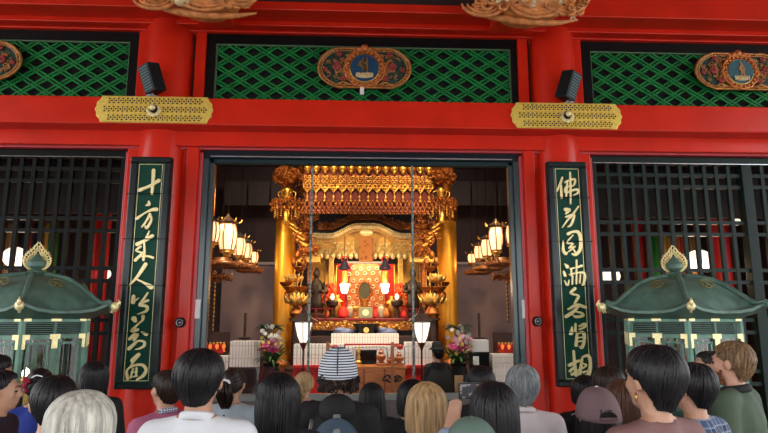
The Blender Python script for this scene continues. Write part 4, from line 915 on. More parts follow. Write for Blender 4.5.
# ---- lantern clusters
LP_ = None
def paper_lantern(px, py, w, h, Y, lab, grp, lit=PAPER):
    """bulging wooden-ribbed paper lantern, w and h in picture pixels"""
    k = K(Y); c = C(px, py, Y); R_ = w*k/2; H = h*k/2
    r = empty('hanging_lantern', c-Vector((0, 0, H)), lab, 'lantern', grp)
    MB().lathe([(R_*.72, -H*.85), (R_*.95, -H*.3), (R_, .2*H), (R_*.8, H*.85)], c, 6, rot=.3).build('paper_shade', lit, r)
    mb = MB()
    for i in range(6):
        a = i*pi/3+.3; mb.tube([(c.x+q*R_*1.04*cos(a), Y+q*R_*1.04*sin(a), c.z+z*H) for q, z in ((.72, -.85), (.95, -.3), (1, .2), (.8, .85))], .010, 5)
    for q, z in ((.74, -.86), (.82, .86)): mb.tube([(c.x+q*R_*1.05*cos(i*pi/3+.3), Y+q*R_*1.05*sin(i*pi/3+.3), c.z+z*H) for i in range(7)], .016, 5)
    mb.build('ribs', WB, r, True)
    MB().lathe([(R_*1.1, H*.88), (R_*1.25, H*.96), (R_*.6, H*1.15), (R_*.2, H*1.35), (.01, H*1.5)], c, 6, rot=.3).build('roof', SMK, r)
    mb = MB(); mb.lathe([(R_*.8, -H*.88), (R_*.9, -H), (R_*.4, -H*1.1), (R_*.5, -H*1.2), (.01, -H*1.35)], c, 6, rot=.3)
    for i in range(6): a = i*pi/3+.3; mb.tube(catmull([(c.x+R_*1.2*cos(a), Y+R_*1.2*sin(a), c.z+H*.95), (c.x+R_*1.45*cos(a), Y+R_*1.45*sin(a), c.z+H*1.0), (c.x+R_*1.5*cos(a), Y+R_*1.5*sin(a), c.z+H*1.15)], 3), .011, 5)
    mb.build('base', AGOLD, r, True)
    MB().tube([c+Vector((0, 0, H*1.4)), (c.x, Y, 5.76)], .0028, 5).build('hanging_wire', WIRE, r)
nm = ['nearest', 'second', 'third', 'fourth', 'farthest']
LL = [(211.5, 232, 13, 22, 1.5), (227.5, 237, 15, 28, 2.3), (239, 247, 11, 19, 3.3), (246.5, 251, 9, 16, 4.4), (253.5, 257.5, 8, 12, 5.5)]
RL = [(511.5, 235, 11, 20, 1.5), (496, 239, 13, 25, 2.3), (487, 248, 11, 18, 3.3), (479, 252.5, 9, 14, 4.4), (472, 258.5, 8, 10, 5.5)]
for i, (px, py, w_, h_, Y) in enumerate(LL): paper_lantern(px, py, w_*1.2, h_*1.12, Y, nm[i]+' lit paper lantern in the row hanging left of the altar', 'row of lanterns left of the altar')
for i, (px, py, w_, h_, Y) in enumerate(RL): paper_lantern(px, py, w_*1.2, h_*1.12, Y, nm[i]+' lit paper lantern in the row hanging right of the altar', 'row of lanterns right of the altar')
for s, pts, lab in ((1, [(221, 263, 1.9), (240, 266, 2.8), (250, 270, 4.0)], 'left'), (-1, [(502, 263, 1.9), (488, 268, 2.8), (478, 272, 4.0)], 'right')):
    for n_, (px, py, Y) in enumerate(pts):
        c = C(px, py, Y); rn = random.Random(px); mb = MB(); mb.lathe([(.20, 0), (.26, .03), (.22, .07), (.10, .10), (.12, .13)], (c.x, Y, c.z-.05), 12); scrolls(mb, c, (.26, .26, .04), 26, rn, (.025, .05), .012, front=False)
        e_ = empty('wooden_corona', c); mb.build('carved_ring', mat('brown_gilt', (.32, .11, .03), .4, .5, var=.4, vscale=20), e_, True); MB().tube([c, (c.x, Y, 5.76)], .0028, 5).build('hanging_wire', WIRE, e_)
        tag(e_, nm[(0, 1, 4)[n_]].replace('second', 'middle')+' brown carved corona under the '+lab+' row of lanterns', 'ornament', lab+' carved coronas')
# ---- behind the grid windows: red pillars, banners, lamps
for px, Y, w_ in ((93, 2.6, .07), (103, 2.4, .07), (722, 2.6, .16), (640, 3.6, .10)):
    x = C(px, 270, Y).x; struct(MB().lathe([(w_, 0), (w_, 5.76)], (x, Y, 0), 24).build('pillar', RED2, smooth='auto'))
def stripes(px0, px1, pyt, Y, cols, lab):
    r = empty('striped_banner', (C((px0+px1)/2, 250, Y).x, Y, .4), lab, 'banner', 'striped banners behind the grid windows'); n = len(cols)
    for i, c in enumerate(cols):
        a = C(px0+(px1-px0)*i/n, 260, Y).x; b = C(px0+(px1-px0)*(i+1)/n, 260, Y).x; zt_ = C(px0, pyt, Y).z; mb = MB(); m_ = 8
        mb.add([(a+(b-a)*j/m_, Y+.02*sin(j*1.3+i), z) for z in (.5, zt_) for j in range(m_+1)], [(j, j+1, j+2+m_, j+1+m_) for j in range(m_)])
        o = mb.build('stripe', mat('banner_%s' % c[0], c[1], .7), r, True); o.modifiers.new('s', 'SOLIDIFY').thickness = .006
    MB().tube([(C(px0, 250, Y).x, Y, C(px0, pyt, Y).z), (C(px1, 250, Y).x, Y, C(px0, pyt, Y).z)], .02, 6).build('rod', DARKW, r)
    for q in (px0+1, px1-1): MB().tube([(C(q, 250, Y).x, Y, C(px0, pyt, Y).z), (C(q, 250, Y).x, Y, 5.76)], .008, 5).build('cord', DARKW, r)
G_ = ('green', (.012, .13, .012)); Y_ = ('yellow', (.45, .22, .03)); O_ = ('orange', (.50, .10, .015)); R__ = ('red', (.36, .008, .015)); T_ = ('tan', (.36, .18, .06)); B_ = ('dark', (.02, .012, .015))
stripes(4, 56, 222, 1.9, [T_, B_, R__, B_, Y_, G_], 'striped tan, red, yellow and green banner behind the left grid')
stripes(653, 700, 236, 1.9, [G_, Y_, O_, R__, T_], 'striped green, yellow, orange and red banner behind the right grid')
def globe(px, py, q, Y, lab):
    k = K(Y); c = C(px, py, Y); r = empty('paper_globe', c-Vector((0, 0, q*k)), lab, 'lantern', 'round paper lamps behind the grids')
    MB().sph(c, (q*k, q*k, q*k*.9), 20, 12).build('paper_shade', PAPERW, r, True); MB().tube([c+Vector((0, 0, q*k*.9)), (c.x, Y, 5.76)], .01, 5).build('wire', SMK, r)
    MB().lathe([(q*k*.4, q*k*.85), (q*k*.4, q*k*.95)], c, 12).build('cap', SMK, r)
globe(15, 257, 11, 1.2, 'large round paper lamp behind the left grid, above the green lantern'); globe(104.5, 274, 6, 2.6, 'small round paper lamp behind the left grid near the green board')
globe(611, 276, 9, 2.2, 'round paper lamp behind the right grid near the green board'); globe(699, 261, 13, 1.2, 'large round paper lamp behind the right grid, above the green lantern'); globe(737, 222, 4, 5.0, 'tiny far paper lamp high behind the right grid')
globe(742, 178, 6, 4.0, 'dim lamp high behind the right grid near the stile')
# ================================================================ GREEN METAL LANTERNS
def green_lantern():
    r = empty('standing_lantern', (0, 0, 0), None, 'lantern', 'green metal standing lanterns')
    N6 = 6; A0 = -pi/2
    def hexring(R_, z, sub=1, sag=0):
        P = []
        for i in range(6):
            a, b = A0+i*pi/3, A0+(i+1)*pi/3; p, q = Vector((R_*cos(a), R_*sin(a), z)), Vector((R_*cos(b), R_*sin(b), z))
            for j in range(sub):
                t = j/sub; v = p.lerp(q, t); v.z += sag*(abs(2*t-1)**3); P.append(v)
        return P
    zE = 1.82
    # stone-like plinth, pedestal and fire-box floor
    MB().lathe([(.62, 0), (.62, .12), (.52, .14), (.50, .24), (.34, .34), (.24, .42), (.22, .60), (.30, .66), (.30, .70), (.24, .76), (.30, .92), (.62, 1.02), (.66, 1.06), (.66, 1.10)], (0, 0, 0), 6, rot=A0).build('pedestal', COPPER, r, bevel=.012)
    # glazed fire box
    R1 = .60; z0, z1, z2, z3 = 1.10, 1.70, 1.735, 1.865
    fr = MB(); gl = MB(); go = MB(); lv = MB()
    V0 = [Vector((R1*cos(A0+i*pi/3), R1*sin(A0+i*pi/3), 0)) for i in range(6)]
    MB().lathe([(R1-.06, z0), (R1-.05, z0+.01)], (0, 0, 0), 6, rot=A0).build('floor_plate', COPPER, r)
    for i in range(6):
        p, q = V0[i], V0[(i+1) % 6]; d = (q-p).normalized(); n = Vector((d.y, -d.x, 0))
        M = Matrix(((d.x, -n.x, 0, p.x), (d.y, -n.y, 0, p.y), (0, 0, 1, 0), (0, 0, 0, 1))); L_ = (q-p).length
        fr.tube([p+Vector((0, 0, z0)), p+Vector((0, 0, z3))], .034, 6)
        fr.box(0, L_, -.02, .03, z0, z0+.05, M); fr.box(0, L_, -.025, .03, z1, z2, M); fr.box(0, L_, -.02, .03, z3-.02, z3+.02, M)
        fr.box(L_*.46, L_*.54, -.01, .02, z0+.05, z1, M)
        for a, b in ((.05, .45), (.55, .95)):
            gl.box(a*L_, b*L_, .0, .006, z0+.05, z1, M)
            e = .018; A, B = a*L_, b*L_
            for bb in ((A, B, z1-.03-e, z1-.03), (A+.02, A+.02+e, z0+.06, z1-.03), (B-.02-e, B-.02, z0+.06, z1-.03)): fr.box(bb[0], bb[1], -.014, 0, bb[2], bb[3], M)
        for k in range(7): zz = z2+.008+k*.0175; lv.box(0, L_, -.010+.002, .015, zz, zz+.006, M)
        lv.box(L_*.48, L_*.52, -.02, .01, z2, z3-.02, M)
        for x in (0, L_*.5, L_):
            w_ = .065 if x != L_*.5 else .05
            go = MB(); go.box(max(0, x-w_), min(L_, x+w_), -.034, -.026, z1-.004, z2+.004, M); go.box(max(0, x-w_), min(L_, x+w_), -.030, -.022, z3-.012, z3+.022, M)
            go.box(max(0, x-.028), min(L_, x+.028), -.034, -.024, z1-.085, z1-.004, M); go.build('gilt_corner_fitting', GOLDP, r)
    fr.build('frame', COPPER2, r); lv.build('louvres', COPPER, r); gl.build('glass_pane', GLASS, r)
    MB().lathe([(R1-.06, z2+.0), (R1-.06, z3)], (0, 0, 0), 6, rot=A0).build('dark_drum', BLK, r)
    # inside: a small lamp stand
    MB().lathe([(.16, z0+.01), (.05, z0+.05), (.05, z0+.16), (.10, z0+.22)], (0, 0, 0), 12).build('lamp_cup', BRASS, r, 'auto')
    MB().sph((0, 0, z0+.27), (.035, .035, .05)).build('small_flame', mat('flame_glow', (1, .8, .4), .5, emis=(1, .7, .3), es=14), r, True)
    # roof: six curved panels
    prof = [(.09, 2.285), (.18, 2.275), (.33, 2.24), (.47, 2.175), (.585, 2.085), (.67, 1.99), (.725, 1.92), (.78, 1.88), (.85, 1.872), (.855, 1.84), (.62, 1.775)]
    ZQ = lambda z: 2.285-(2.285-z)*.82
    prof = [(a, ZQ(b)) for a, b in prof]
    vs = []; fs = []; sub = 6
    for k, (R_, z) in enumerate(prof):
        sag = .0 if k < 5 else (.02, .04, .055, .075, .075, 0)[k-5]
        ring = hexring(R_, z, sub, sag)
        for j, v in enumerate(ring):
            t = (j % sub)/sub; bulge = 1-.035*(1-abs(2*t-1)) if k > 6 else 1.0+.03*(1-abs(2*t-1)); vs.append(Vector((v.x*bulge, v.y*bulge, v.z)))
    m_ = 6*sub
    for k in range(len(prof)-1):
        for j in range(m_): fs.append((k*m_+j, (k+1)*m_+j, (k+1)*m_+(j+1) % m_, k*m_+(j+1) % m_))
    fs += [tuple(range(m_)), tuple(range((len(prof)-1)*m_, len(prof)*m_))[::-1]]
    o = MB().add(vs, fs).build('roof', COPPER, r, True); o.data.set_sharp_from_angle(angle=RD(50))
    for i in range(6):
        a = A0+i*pi/3; u = Vector((cos(a), sin(a), 0))
        pts = [u*R_*1.005+Vector((0, 0, z+.008+(.0 if k < 5 else (.02, .04, .055, .075)[k-5]))) for k, (R_, z) in enumerate(prof[:9])]
        pts += [u*.89+Vector((0, 0, 1.985)), u*.92+Vector((0, 0, 2.005))]
        MB().tube(catmull(pts, 3), .024, 7).build('ridge', COPPER, r, True)
        side = Vector((-u.y, u.x, 0)); c = u*.915+Vector((0, 0, 1.995)); w_ = MB()
        P = [(c+side*.052*cos(t)+Vector((0, 0, .052*sin(t)))) for t in [2*pi*j/20 for j in range(20)]]
        w_.add([p+u*.018 for p in P]+[p-u*.018 for p in P], [tuple(range(20)), tuple(range(39, 19, -1))]+[(j, j+20, (j+1) % 20+20, (j+1) % 20) for j in range(20)])
        w_ = MB(); w_.sph(c-Vector((0, 0, .01)), (.04, .04, .042), 16, 12); w_.tube([c+u*.02, c+u*.05+Vector((0, 0, .03)), c+u*.03+Vector((0, 0, .06))], [.024, .016, .005], 8); w_.build('gilt_tip', GOLDP, r, True)
        b = A0+(i+.5)*pi/3; v = Vector((cos(b), sin(b), 0)); s2 = Vector((-v.y, v.x, 0)); cc = v*.475+Vector((0, 0, ZQ(2.165)+.012)); up = Vector((-v.x*.65, -v.y*.65, .76)); mk = MB()
        for sd in (0, ):
            mk.tube([cc+s2*.07*cos(t)+up*.05*sin(t) for t in [j*pi/8 for j in range(17)]], .006, 5); mk.tube([cc-s2*.04, cc-s2*.04+up*.03, cc+s2*.0, cc+s2*.04-up*.03, cc+s2*.04], .007, 5); mk.tube([cc-s2*.03-up*.03, cc+up*.0, cc+s2*.03+up*.03], .007, 5)
        mk.build('crest', mat('tarnished_crest', (.20, .18, .06), .5, .5), r, True)
        MB().tube([u*.86+Vector((0, 0, 2.00)), u*.895+Vector((0, 0, 1.96)), u*.88+Vector((0, 0, 1.93))], .013, 7).build('gilt_hook', GOLDP, r, True)
    # finial: jewel and pierced flame
    MB().lathe([(.13, 2.24), (.12, 2.27), (.07, 2.30), (.09, 2.32), (.05, 2.34)], (0, 0, 0), 16).build('finial_base', COPPER, r, 'auto')
    MB().lathe([(.03, 2.33), (.085, 2.37), (.09, 2.41), (.05, 2.46), (.005, 2.50)], (0, 0, 0), 16).build('jewel', COPPER, r, 'auto')
    fl = MB(); out = [(-.07, 2.34), (-.115, 2.38), (-.125, 2.43), (-.10, 2.49), (-.055, 2.53), (0, 2.60), (.055, 2.53), (.10, 2.49), (.125, 2.43), (.115, 2.38), (.07, 2.34)]
    fl.tube(catmull([(a, 0, b) for a, b in out], 4), .007, 6); fl.tube(catmull([(a*.62, 0, 2.33+(b-2.33)*.72) for a, b in out], 4), .006, 6); fl.tube(catmull([(a*.80, 0, 2.33+(b-2.33)*.86) for a, b in out], 4), .005, 6)
    rn = random.Random(4)
    for k in range(40):
        t = k/39; i = t*(len(out)-1.001); i0 = int(i); f = i-i0; a = out[i0][0]*(1-f)+out[i0+1][0]*f; b = out[i0][1]*(1-f)+out[i0+1][1]*f
        q0 = Vector((a*.7, 0, 2.33+(b-2.33)*.78)); q1 = Vector((a*1.12, .01*(-1)**k, 2.33+(b-2.33)*1.03+.012)); fl.tube([q0, (q0+q1)/2+Vector((.01*(-1)**k, 0, .01)), q1], [.006, .006, .003], 5)
    fl.build('gilt_flame', GOLDP, r, True)
    return r
gl1 = green_lantern(); gl1['label'] = 'green metal lantern with gold flame finial right of the doorway'
c = C(679, 322, -1.3); gl1.location = (c.x, -1.3, 0); gl1.scale = (.90, .90, 1); gl1.rotation_euler.z = RD(-22)
gl2 = copy_tree(gl1); gl2['label'] = 'green metal lantern with gold flame finial, cut by the left edge'; c = C(31, 322, -1.3); gl2.location = (c.x, -1.3, 0); gl2.rotation_euler.z = RD(22)
# ================================================================ PEOPLE
SKIN = mat('skin', (.47, .25, .155), .5, var=.06, vscale=8); SKIN2 = mat('fair_skin', (.58, .31, .21), .5, var=.08, vscale=8)
def hairmat(n, col, col2=None): return mat('hair_'+n, col, .40, spec=.28, var=.45, vscale=9, stretch=(6, 6, .6))
HB = hairmat('black', (.010, .009, .010)); HD = hairmat('dark_brown', (.022, .012, .008)); HS = hairmat('silver', (.46, .45, .38)); HG = hairmat('grey', (.20, .215, .22))
HBL = hairmat('blonde', (.38, .24, .11)); HR = hairmat('sandy', (.19, .115, .055)); HBR = hairmat('brown', (.085, .038, .02))
def solid(mb, voxel, name, m, smooth=8):
    """weld overlapping volumes into one continuous skin"""
    o = mb.build(name, m, None, True); r = o.modifiers.new('r', 'REMESH'); r.mode = 'VOXEL'; r.voxel_size = voxel; r.use_smooth_shade = True
    s = o.modifiers.new('s', 'SMOOTH'); s.iterations = smooth; s.factor = .5
    dg = bpy.context.evaluated_depsgraph_get(); dg.update(); me = bpy.data.meshes.new_from_object(o.evaluated_get(dg)); me.materials.clear(); me.materials.append(m)
    for p in me.polygons: p.use_smooth = True
    bpy.data.objects.remove(o); return me
def ball(mb, p, q, r0, r1, n=12):
    mb.tube([p, q], [r0, r1], n); mb.sph(p, r0, 12, 8); mb.sph(q, r1, 12, 8)
def arms(pose, s):
    """shoulder, elbow, wrist, finger direction, thumb direction"""
    if pose == 'pray': return [(s*.175, 0, 1.375), (s*.225, .06, 1.10), (s*.045, .25, 1.20)], Vector((-s*.10, .15, 1)), Vector((0, -1, .3))
    if pose == 'phone' and s < 0: return [(s*.175, 0, 1.375), (s*.27, .12, 1.20), (-.145, .30, 1.445)], Vector((.35, .25, .9)), Vector((.9, -.3, .3))
    if pose == 'phone': return [(s*.175, 0, 1.375), (s*.24, .12, 1.18), (.10, .32, 1.42)], Vector((-.35, .25, .9)), Vector((-.9, -.3, .3))
    return [(s*.175, 0, 1.375), (s*.225, -.02, 1.10), (s*.225, .08, .86)], Vector((0, .2, -1)), Vector((-s*.3, 1, -.3))
def hand(mb, w, d, th, s):
    w = Vector(w); d = d.normalized(); th = (th-d*th.dot(d)).normalized(); n = d.cross(th)
    pc = w+d*.05; mb.tube([w, w+d*.03, w+d*.085], [.026, .034, .036], 10, flat=.5, up=n)
    for k in range(4):
        b = w+d*.082+th*(.027-.018*k); L_ = (.068, .078, .072, .056)[k]; c = n*(.012 if s > 0 else -.012)
        mb.tube([b, b+d*L_*.5+c*.6, b+d*L_+c*2.2], [.0098, .0092, .0078], 8); mb.sph(b+d*L_+c*2.2, .0078, 8, 6)
    b = w+d*.025+th*.026; mb.tube([b, b+th*.026+d*.02, b+th*.035+d*.052], [.013, .0115, .009], 8); mb.sph(b+th*.035+d*.052, .009, 8, 6)
def body_mesh(pose, fem):
    mb = MB(); sw = .93 if fem else 1
    mb.sph((0, 0, .94), (.155, .11, .12)); mb.sph((0, .0, 1.08), (.125 if fem else .138, .095, .14)); mb.sph((0, -.005, 1.26), (.158*sw, .108, .155)); mb.sph((0, -.01, 1.36), (.15*sw, .075, .07))
    mb.tube([(0, -.02, 1.36), (0, -.012, 1.46), (0, .0, 1.54)], [.064*sw, .053*sw, .056*sw], 14)
    for s in (-1, 1):
        ball(mb, (s*.03, -.015, 1.445), (s*.15*sw, -.01, 1.385), .036, .046)
        A, d, th = arms(pose, s); A[0] = (A[0][0]*sw, A[0][1], A[0][2])
        ball(mb, A[0], A[1], .05, .040); ball(mb, A[1], A[2], .041, .026); hand(mb, A[2], d, th, s)
        ball(mb, (s*.085, 0, .90), (s*.095, .015, .50), .088, .056); ball(mb, (s*.095, .015, .50), (s*.10, -.015, .095), .056, .038)
        mb.sph((s*.095, -.03, .35), (.05, .055, .11)); mb.sph((s*.10, .045, .038), (.045, .125, .038)); mb.sph((s*.10, -.03, .05), (.038, .045, .05))
    # head with face
    mb.sph((0, -.010, 1.608), (.077, .094, .092), 24, 16); mb.sph((0, .028, 1.575), (.064, .066, .092), 20, 14); mb.sph((0, .048, 1.512), (.040, .040, .032)); mb.sph((0, .020, 1.535), (.056, .055, .045))
    ball(mb, (0, .088, 1.605), (0, .106, 1.568), .009, .014); mb.sph((0, .088, 1.622), (.045, .012, .010))
    mb.sph((0, .088, 1.540), (.023, .012, .006)); mb.sph((0, .086, 1.529), (.020, .012, .007))
    for s in (-1, 1):
        mb.sph((s*.085, -.012, 1.588), (.013, .020, .034)); mb.sph((s*.076, -.004, 1.588), (.012, .018, .026)); mb.sph((s*.040, .066, 1.570), (.020, .018, .020)); mb.sph((s*.012, .10, 1.566), .010, 8, 6)
    return mb
def shirt_mesh(pose, fem, long, loose=1.0):
    mb = MB(); sw = .93 if fem else 1; g = .018*loose
    mb.sph((0, 0, 1.00), (.155+g, .115+g, .13)); mb.sph((0, 0, 1.12), (.142+g, .105+g, .16)); mb.sph((0, -.005, 1.27), (.160*sw+g, .112+g, .155)); mb.sph((0, -.01, 1.36), (.152*sw+g, .078+g, .068))
    mb.tube([(0, 0, .90), (0, 0, 1.0)], [.165+g, .165+g], 20, flat=.76, up=(0, 1, 0)); mb.tube([(0, -.014, 1.36), (0, -.012, 1.452)], [.10, .066*sw], 14)
    for s in (-1, 1):
        ball(mb, (s*.045, -.015, 1.43), (s*.15*sw, -.01, 1.385), .040, .046+g)
        A, d, th = arms(pose, s); a0 = Vector((A[0][0]*sw, A[0][1], A[0][2])); a1, a2 = Vector(A[1]), Vector(A[2])
        if long: ball(mb, a0, a1, .052+g, .044+g); ball(mb, a1, a1.lerp(a2, .93), .045+g, .032+g)
        else: ball(mb, a0, a0.lerp(a1, .55), .053+g, .052+g)
    return mb
def pants_mesh():
    mb = MB(); mb.sph((0, 0, .93), (.168, .122, .12))
    for s in (-1, 1): ball(mb, (s*.085, 0, .90), (s*.095, .015, .50), .098, .072); mb.tube([(s*.095, .015, .50), (s*.10, -.01, .09)], [.072, .066], 12)
    return mb
_bm = {}
def mesh_of(mb, name, m):
    o = mb.build(name, m, None, True); me = o.data; bpy.data.objects.remove(o); return me
def get(key, fn):
    if key not in _bm: _bm[key] = fn()
    return _bm[key]
# ---- hair
CZH, RX, RY, RZ = 1.606, .087, .104, .103
def hemz(a, st):
    """height of the hair edge for azimuth a (0 = face, pi = nape)"""
    q = abs(a)
    if st['k'] == 'short': pts = [(0, 1.672), (.7, 1.665), (1.15, 1.62), (1.45, st.get('side', 1.605)), (1.85, 1.56), (2.2, st.get('nape', 1.515)), (3.2, st.get('nape', 1.515)-.01)]
    else:
        h = st.get('hem', 1.47); pts = [(0, 1.668), (.6, 1.66), (.85, 1.60), (1.05, max(h, 1.53)), (1.3, h+.01), (3.2, h-.01)]
    for (x0, z0), (x1, z1) in zip(pts[:-1], pts[1:]):
        if q <= x1: return z0+(z1-z0)*(q-x0)/(x1-x0)
    return pts[-1][1]
def hsurf(a, t, st, off):
    vol = st.get('vol', 0)*(1-.9*min(1, t)**3 if st['k'] == 'short' else 1); off = off*(1-.5*min(1, t)**2) if st['k'] == 'short' else off; zt = CZH+RZ+vol; zh = hemz(a, st); u = 1-cos(min(t, 1)*pi/2) if t < 1 else 1
    z = zt+(zh-zt)*u-(max(0, t-1)*.1)
    if z > CZH: f = max(0, 1-((z-CZH)/(zt-CZH))**2)**.5
    elif st['k'] == 'short': f = max(.42, (1-((z-CZH)/(RZ*1.22))**2))**.5
    else: f = 1+st.get('flare', 0)*(CZH-z)/.15
    rx, ry = (RX+vol+off)*f, (RY+vol+off)*f; cy_ = -.010-.03*(1-t)**2 if t < 1 else -.010
    if st['k'] != 'short' and z < 1.47: rx *= 1+.10*min(1, (1.47-z)/.2); ry *= .78+.22*max(0, 1-(1.47-z)/.12)
    return Vector((rx*sin(a), cy_+ry*cos(a), z+off*.5))
def amax(st, t): return pi
def hair_mesh(st, seed):
    rn = random.Random(seed); mb = MB(); nu, nv = 44, 16
    # under-shell, thick
    vs = []
    for off in (.0, -.014):
        for i in range(nv+1):
            for j in range(nu):
                a = -pi+2*pi*j/nu; p = hsurf(a, i/nv, st, off); nz = noise.noise(p*30)*.003; vs.append(p+Vector((sin(a), cos(a), 0))*nz)
    m_ = nu; L_ = (nv+1)*nu; fs = []
    for i in range(nv):
        for j in range(nu): a, b = i*nu+j, i*nu+(j+1) % nu; fs.append((a, a+nu, b+nu, b)); fs.append((L_+a, L_+b, L_+b+nu, L_+a+nu))
    for j in range(nu): a, b = nv*nu+j, nv*nu+(j+1) % nu; fs.append((a, a+L_, b+L_, b))
    mb.add(vs, fs)
    n = st.get('n', 420); cur = st.get('curl', 0); wd = st.get('wd', .0062); lift = st.get('lift', .006)
    for _ in range(n):
        a = rn.uniform(-pi, pi); t0 = max(st.get('tmin', 0), rn.choice((0, 0, .1, .25, .45))+rn.uniform(0, .12)); t1 = min(1.0+rn.uniform(-.12, .06)*(1 if st['k'] == 'short' else .5), 1.08)
        if cur: t0 = rn.uniform(0, .85); t1 = t0+rn.uniform(.12, .30)
        dr = rn.uniform(-.25, .25)+(.35 if st['k'] == 'short' else 0); of = rn.uniform(.001, lift); k = 9 if not cur else 7; ph = rn.uniform(0, 6.28); pts = []
        for j in range(k):
            t = t0+(t1-t0)*j/(k-1); aa = a+dr*(t-t0)*(1-.5*t)
            if cur: aa += cur*4*sin(ph+j*1.5)/k*.9
            p = hsurf(aa, t, st, of+(.006*sin(pi*j/(k-1)) if not cur else cur*.016*(1+sin(ph+j*1.2)))); pts.append(p)
        mb.tube(pts, [wd*(.5+.7*sin(pi*min(.92, (j+.6)/(k)))) for j in range(k)], 4, flat=.45 if not cur else .7, caps=False)
    return mb
def tied_mesh(st, seed):
    """hair drawn back to a tie"""
    rn = random.Random(seed); s2 = dict(st, k='short', nape=1.54, side=1.575); mb = hair_mesh(dict(s2, n=0), seed); tie = Vector(st.get('tie', (0, -.112, 1.60))); c = Vector((0, -.01, CZH))
    for _ in range(260):
        a = rn.uniform(-pi, pi); p0 = hsurf(a, rn.uniform(.75, 1.0), s2, .001); d0 = p0-c; d1 = tie-c; pts = []
        ang = d0.angle(d1)
        for j in range(8):
            t = j/7; d = (d0*sin((1-t)*ang)+d1*sin(t*ang))/max(.05, sin(ang)) if ang > .05 else d1; q = d.normalized(); e = 1/((q.x/(RX+.003))**2+(q.y/(RY+.003))**2+(q.z/(RZ+.003))**2)**.5; pts.append(c+q*e)
        mb.tube(pts, [.0055]*8, 4, flat=.5, caps=False)
    L_ = st.get('tail', .25)
    if L_ > 0:
        for _ in range(90):
            u = Vector((rn.uniform(-1, 1), rn.uniform(-.7, .7), 0))*st.get('tw', .035); p1 = tie+Vector((0, -.03, .012)); p2 = tie+Vector((0, -.055, -.05))+u; p3 = tie+Vector((0, -.03, -L_*.6))+u*1.1; p4 = tie+Vector((0, -.015, -L_*rn.uniform(.85, 1.05)))+u*.6
            mb.tube(catmull([tie+u*.3, p1+u*.3, p2, p3, p4], 3), .0055, 4, caps=False)
    else:
        for k in range(60):
            a = rn.uniform(0, 6.28); q = rn.uniform(.005, .034); b = tie+Vector((0, -.02, 0)); mb.tube([b+Vector((q*cos(a+j*.5), -.022*(1-(q/.036)**2)**.5-rn.uniform(0, .004), q*sin(a+j*.5))) for j in range(6)], .0065, 4, caps=False)
        mb.sph(tie+Vector((0, -.015, 0)), (.034, .028, .034))
    return mb
def dome(mb, r0, zt, zb, cy_=-.008, tilt=0, n=32, k=12, peak=0, wob=0):
    vs = []; fs = []
    for i in range(k+1):
        t = i/k; f = sin(t*pi/2)**.85; z = zb+(zt-zb)*cos(t*pi/2)
        for j in range(n): a = 2*pi*j/n; w = 1+wob*sin(a*5+t*4); vs.append(((r0[0]*f*w)*sin(a), cy_+(r0[1]*f*w)*cos(a), z+(tilt*cos(a))*t))
    for i in range(k):
        for j in range(n): fs.append((i*n+j, (i+1)*n+j, (i+1)*n+(j+1) % n, i*n+(j+1) % n))
    return mb.add(vs, fs)
ppl = []
def person(px, pyt, wpx, label, shirt, hair=None, facing=0, fem=False, long=True, pose='down', hs=HB, pants=None, skin=SKIN, extra=None, seed=1, hat=0, yoff=0, lean=0, collar=None, Ht=None, loose=1.0):
    s = 1.0
    for _ in range(6):
        dd = .220*s*F/wpx; Y = -7+dd*.985+yoff; x, z = at(px, pyt, Y); s = z/(1.716+hat)
        if Ht: s = Ht/1.716; 
    r = empty('person', (x, Y, 0), label, 'person', None, facing); r.scale = (s, s, s)
    key = (pose, fem)
    me = get(('b',)+key, lambda: solid(body_mesh(pose, fem), .0085, 'person_body', SKIN, 6))
    if skin is not SKIN: me = me.copy(); me.materials.clear(); me.materials.append(skin)
    def child(name, me_, m=None):
        if m is not None and (not me_.materials or me_.materials[0] is not m):
            me_ = me_.copy(); me_.materials.clear(); me_.materials.append(m)
        o = bpy.data.objects.new(name, me_); COL.objects.link(o); o.parent = r; return o
    child('body', me)
    ey = MB()
    for q in (-1, 1):
        e = get(('eye', q), lambda: mesh_of(MB().sph((q*.030, .083, 1.592), (.014, .010, .007), 10, 6), 'eye', mat('eye_dark', (.02, .012, .01), .2))); child('eye', e)
        e = get(('brow', q), lambda: mesh_of(MB().tube([(q*.015, .098, 1.618), (q*.032, .094, 1.624), (q*.048, .080, 1.616)], [.003, .004, .002], 5), 'eyebrow', HD)); child('eyebrow', e)
    sm = get(('s', pose, fem, long, loose), lambda: solid(shirt_mesh(pose, fem, long, loose), .013, 'shirt', shirt, 5)); child('jacket' if loose > 1 else 'shirt', sm, shirt)
    pm = get(('p',), lambda: solid(pants_mesh(), .014, 'trousers', BLACKT, 4)); child('trousers', pm, pants or mat('dark_trousers', (.02, .022, .03), .8))
    child('shoes', get(('shoes',), lambda: mesh_of(MB().sph((-.10, .045, .042), (.052, .135, .042)).sph((.10, .045, .042), (.052, .135, .042)), 'shoes', BLACKT)))
    def put(mb, name, m, smooth=True, par=None, so=0):
        o = mb.build(name, m, par or r, smooth, off=Vector((0, 0, 0)))
        if so: o.modifiers.new('s', 'SOLIDIFY').thickness = so
        return o
    if hair:
        mb = tied_mesh(hair, seed) if hair['k'] == 'tied' else hair_mesh(hair, seed); put(mb, 'hair', hs, False).data.polygons.foreach_set('use_smooth', [True]*len(mb.f))
    if collar:
        mb = MB(); mb.tube([(.063*cos(t), -.012+.060*sin(t), 1.452+.018*(-sin(t))) for t in [2*pi*j/24 for j in range(25)]], [.010]*25, 8, flat=1.7, up=(0, 0, 1)); put(mb, 'collar', collar)
    if extra: extra(r, put)
    ppl.append((label, round(x, 2), round(Y, 2), round(s*1.7, 2)))
    return r
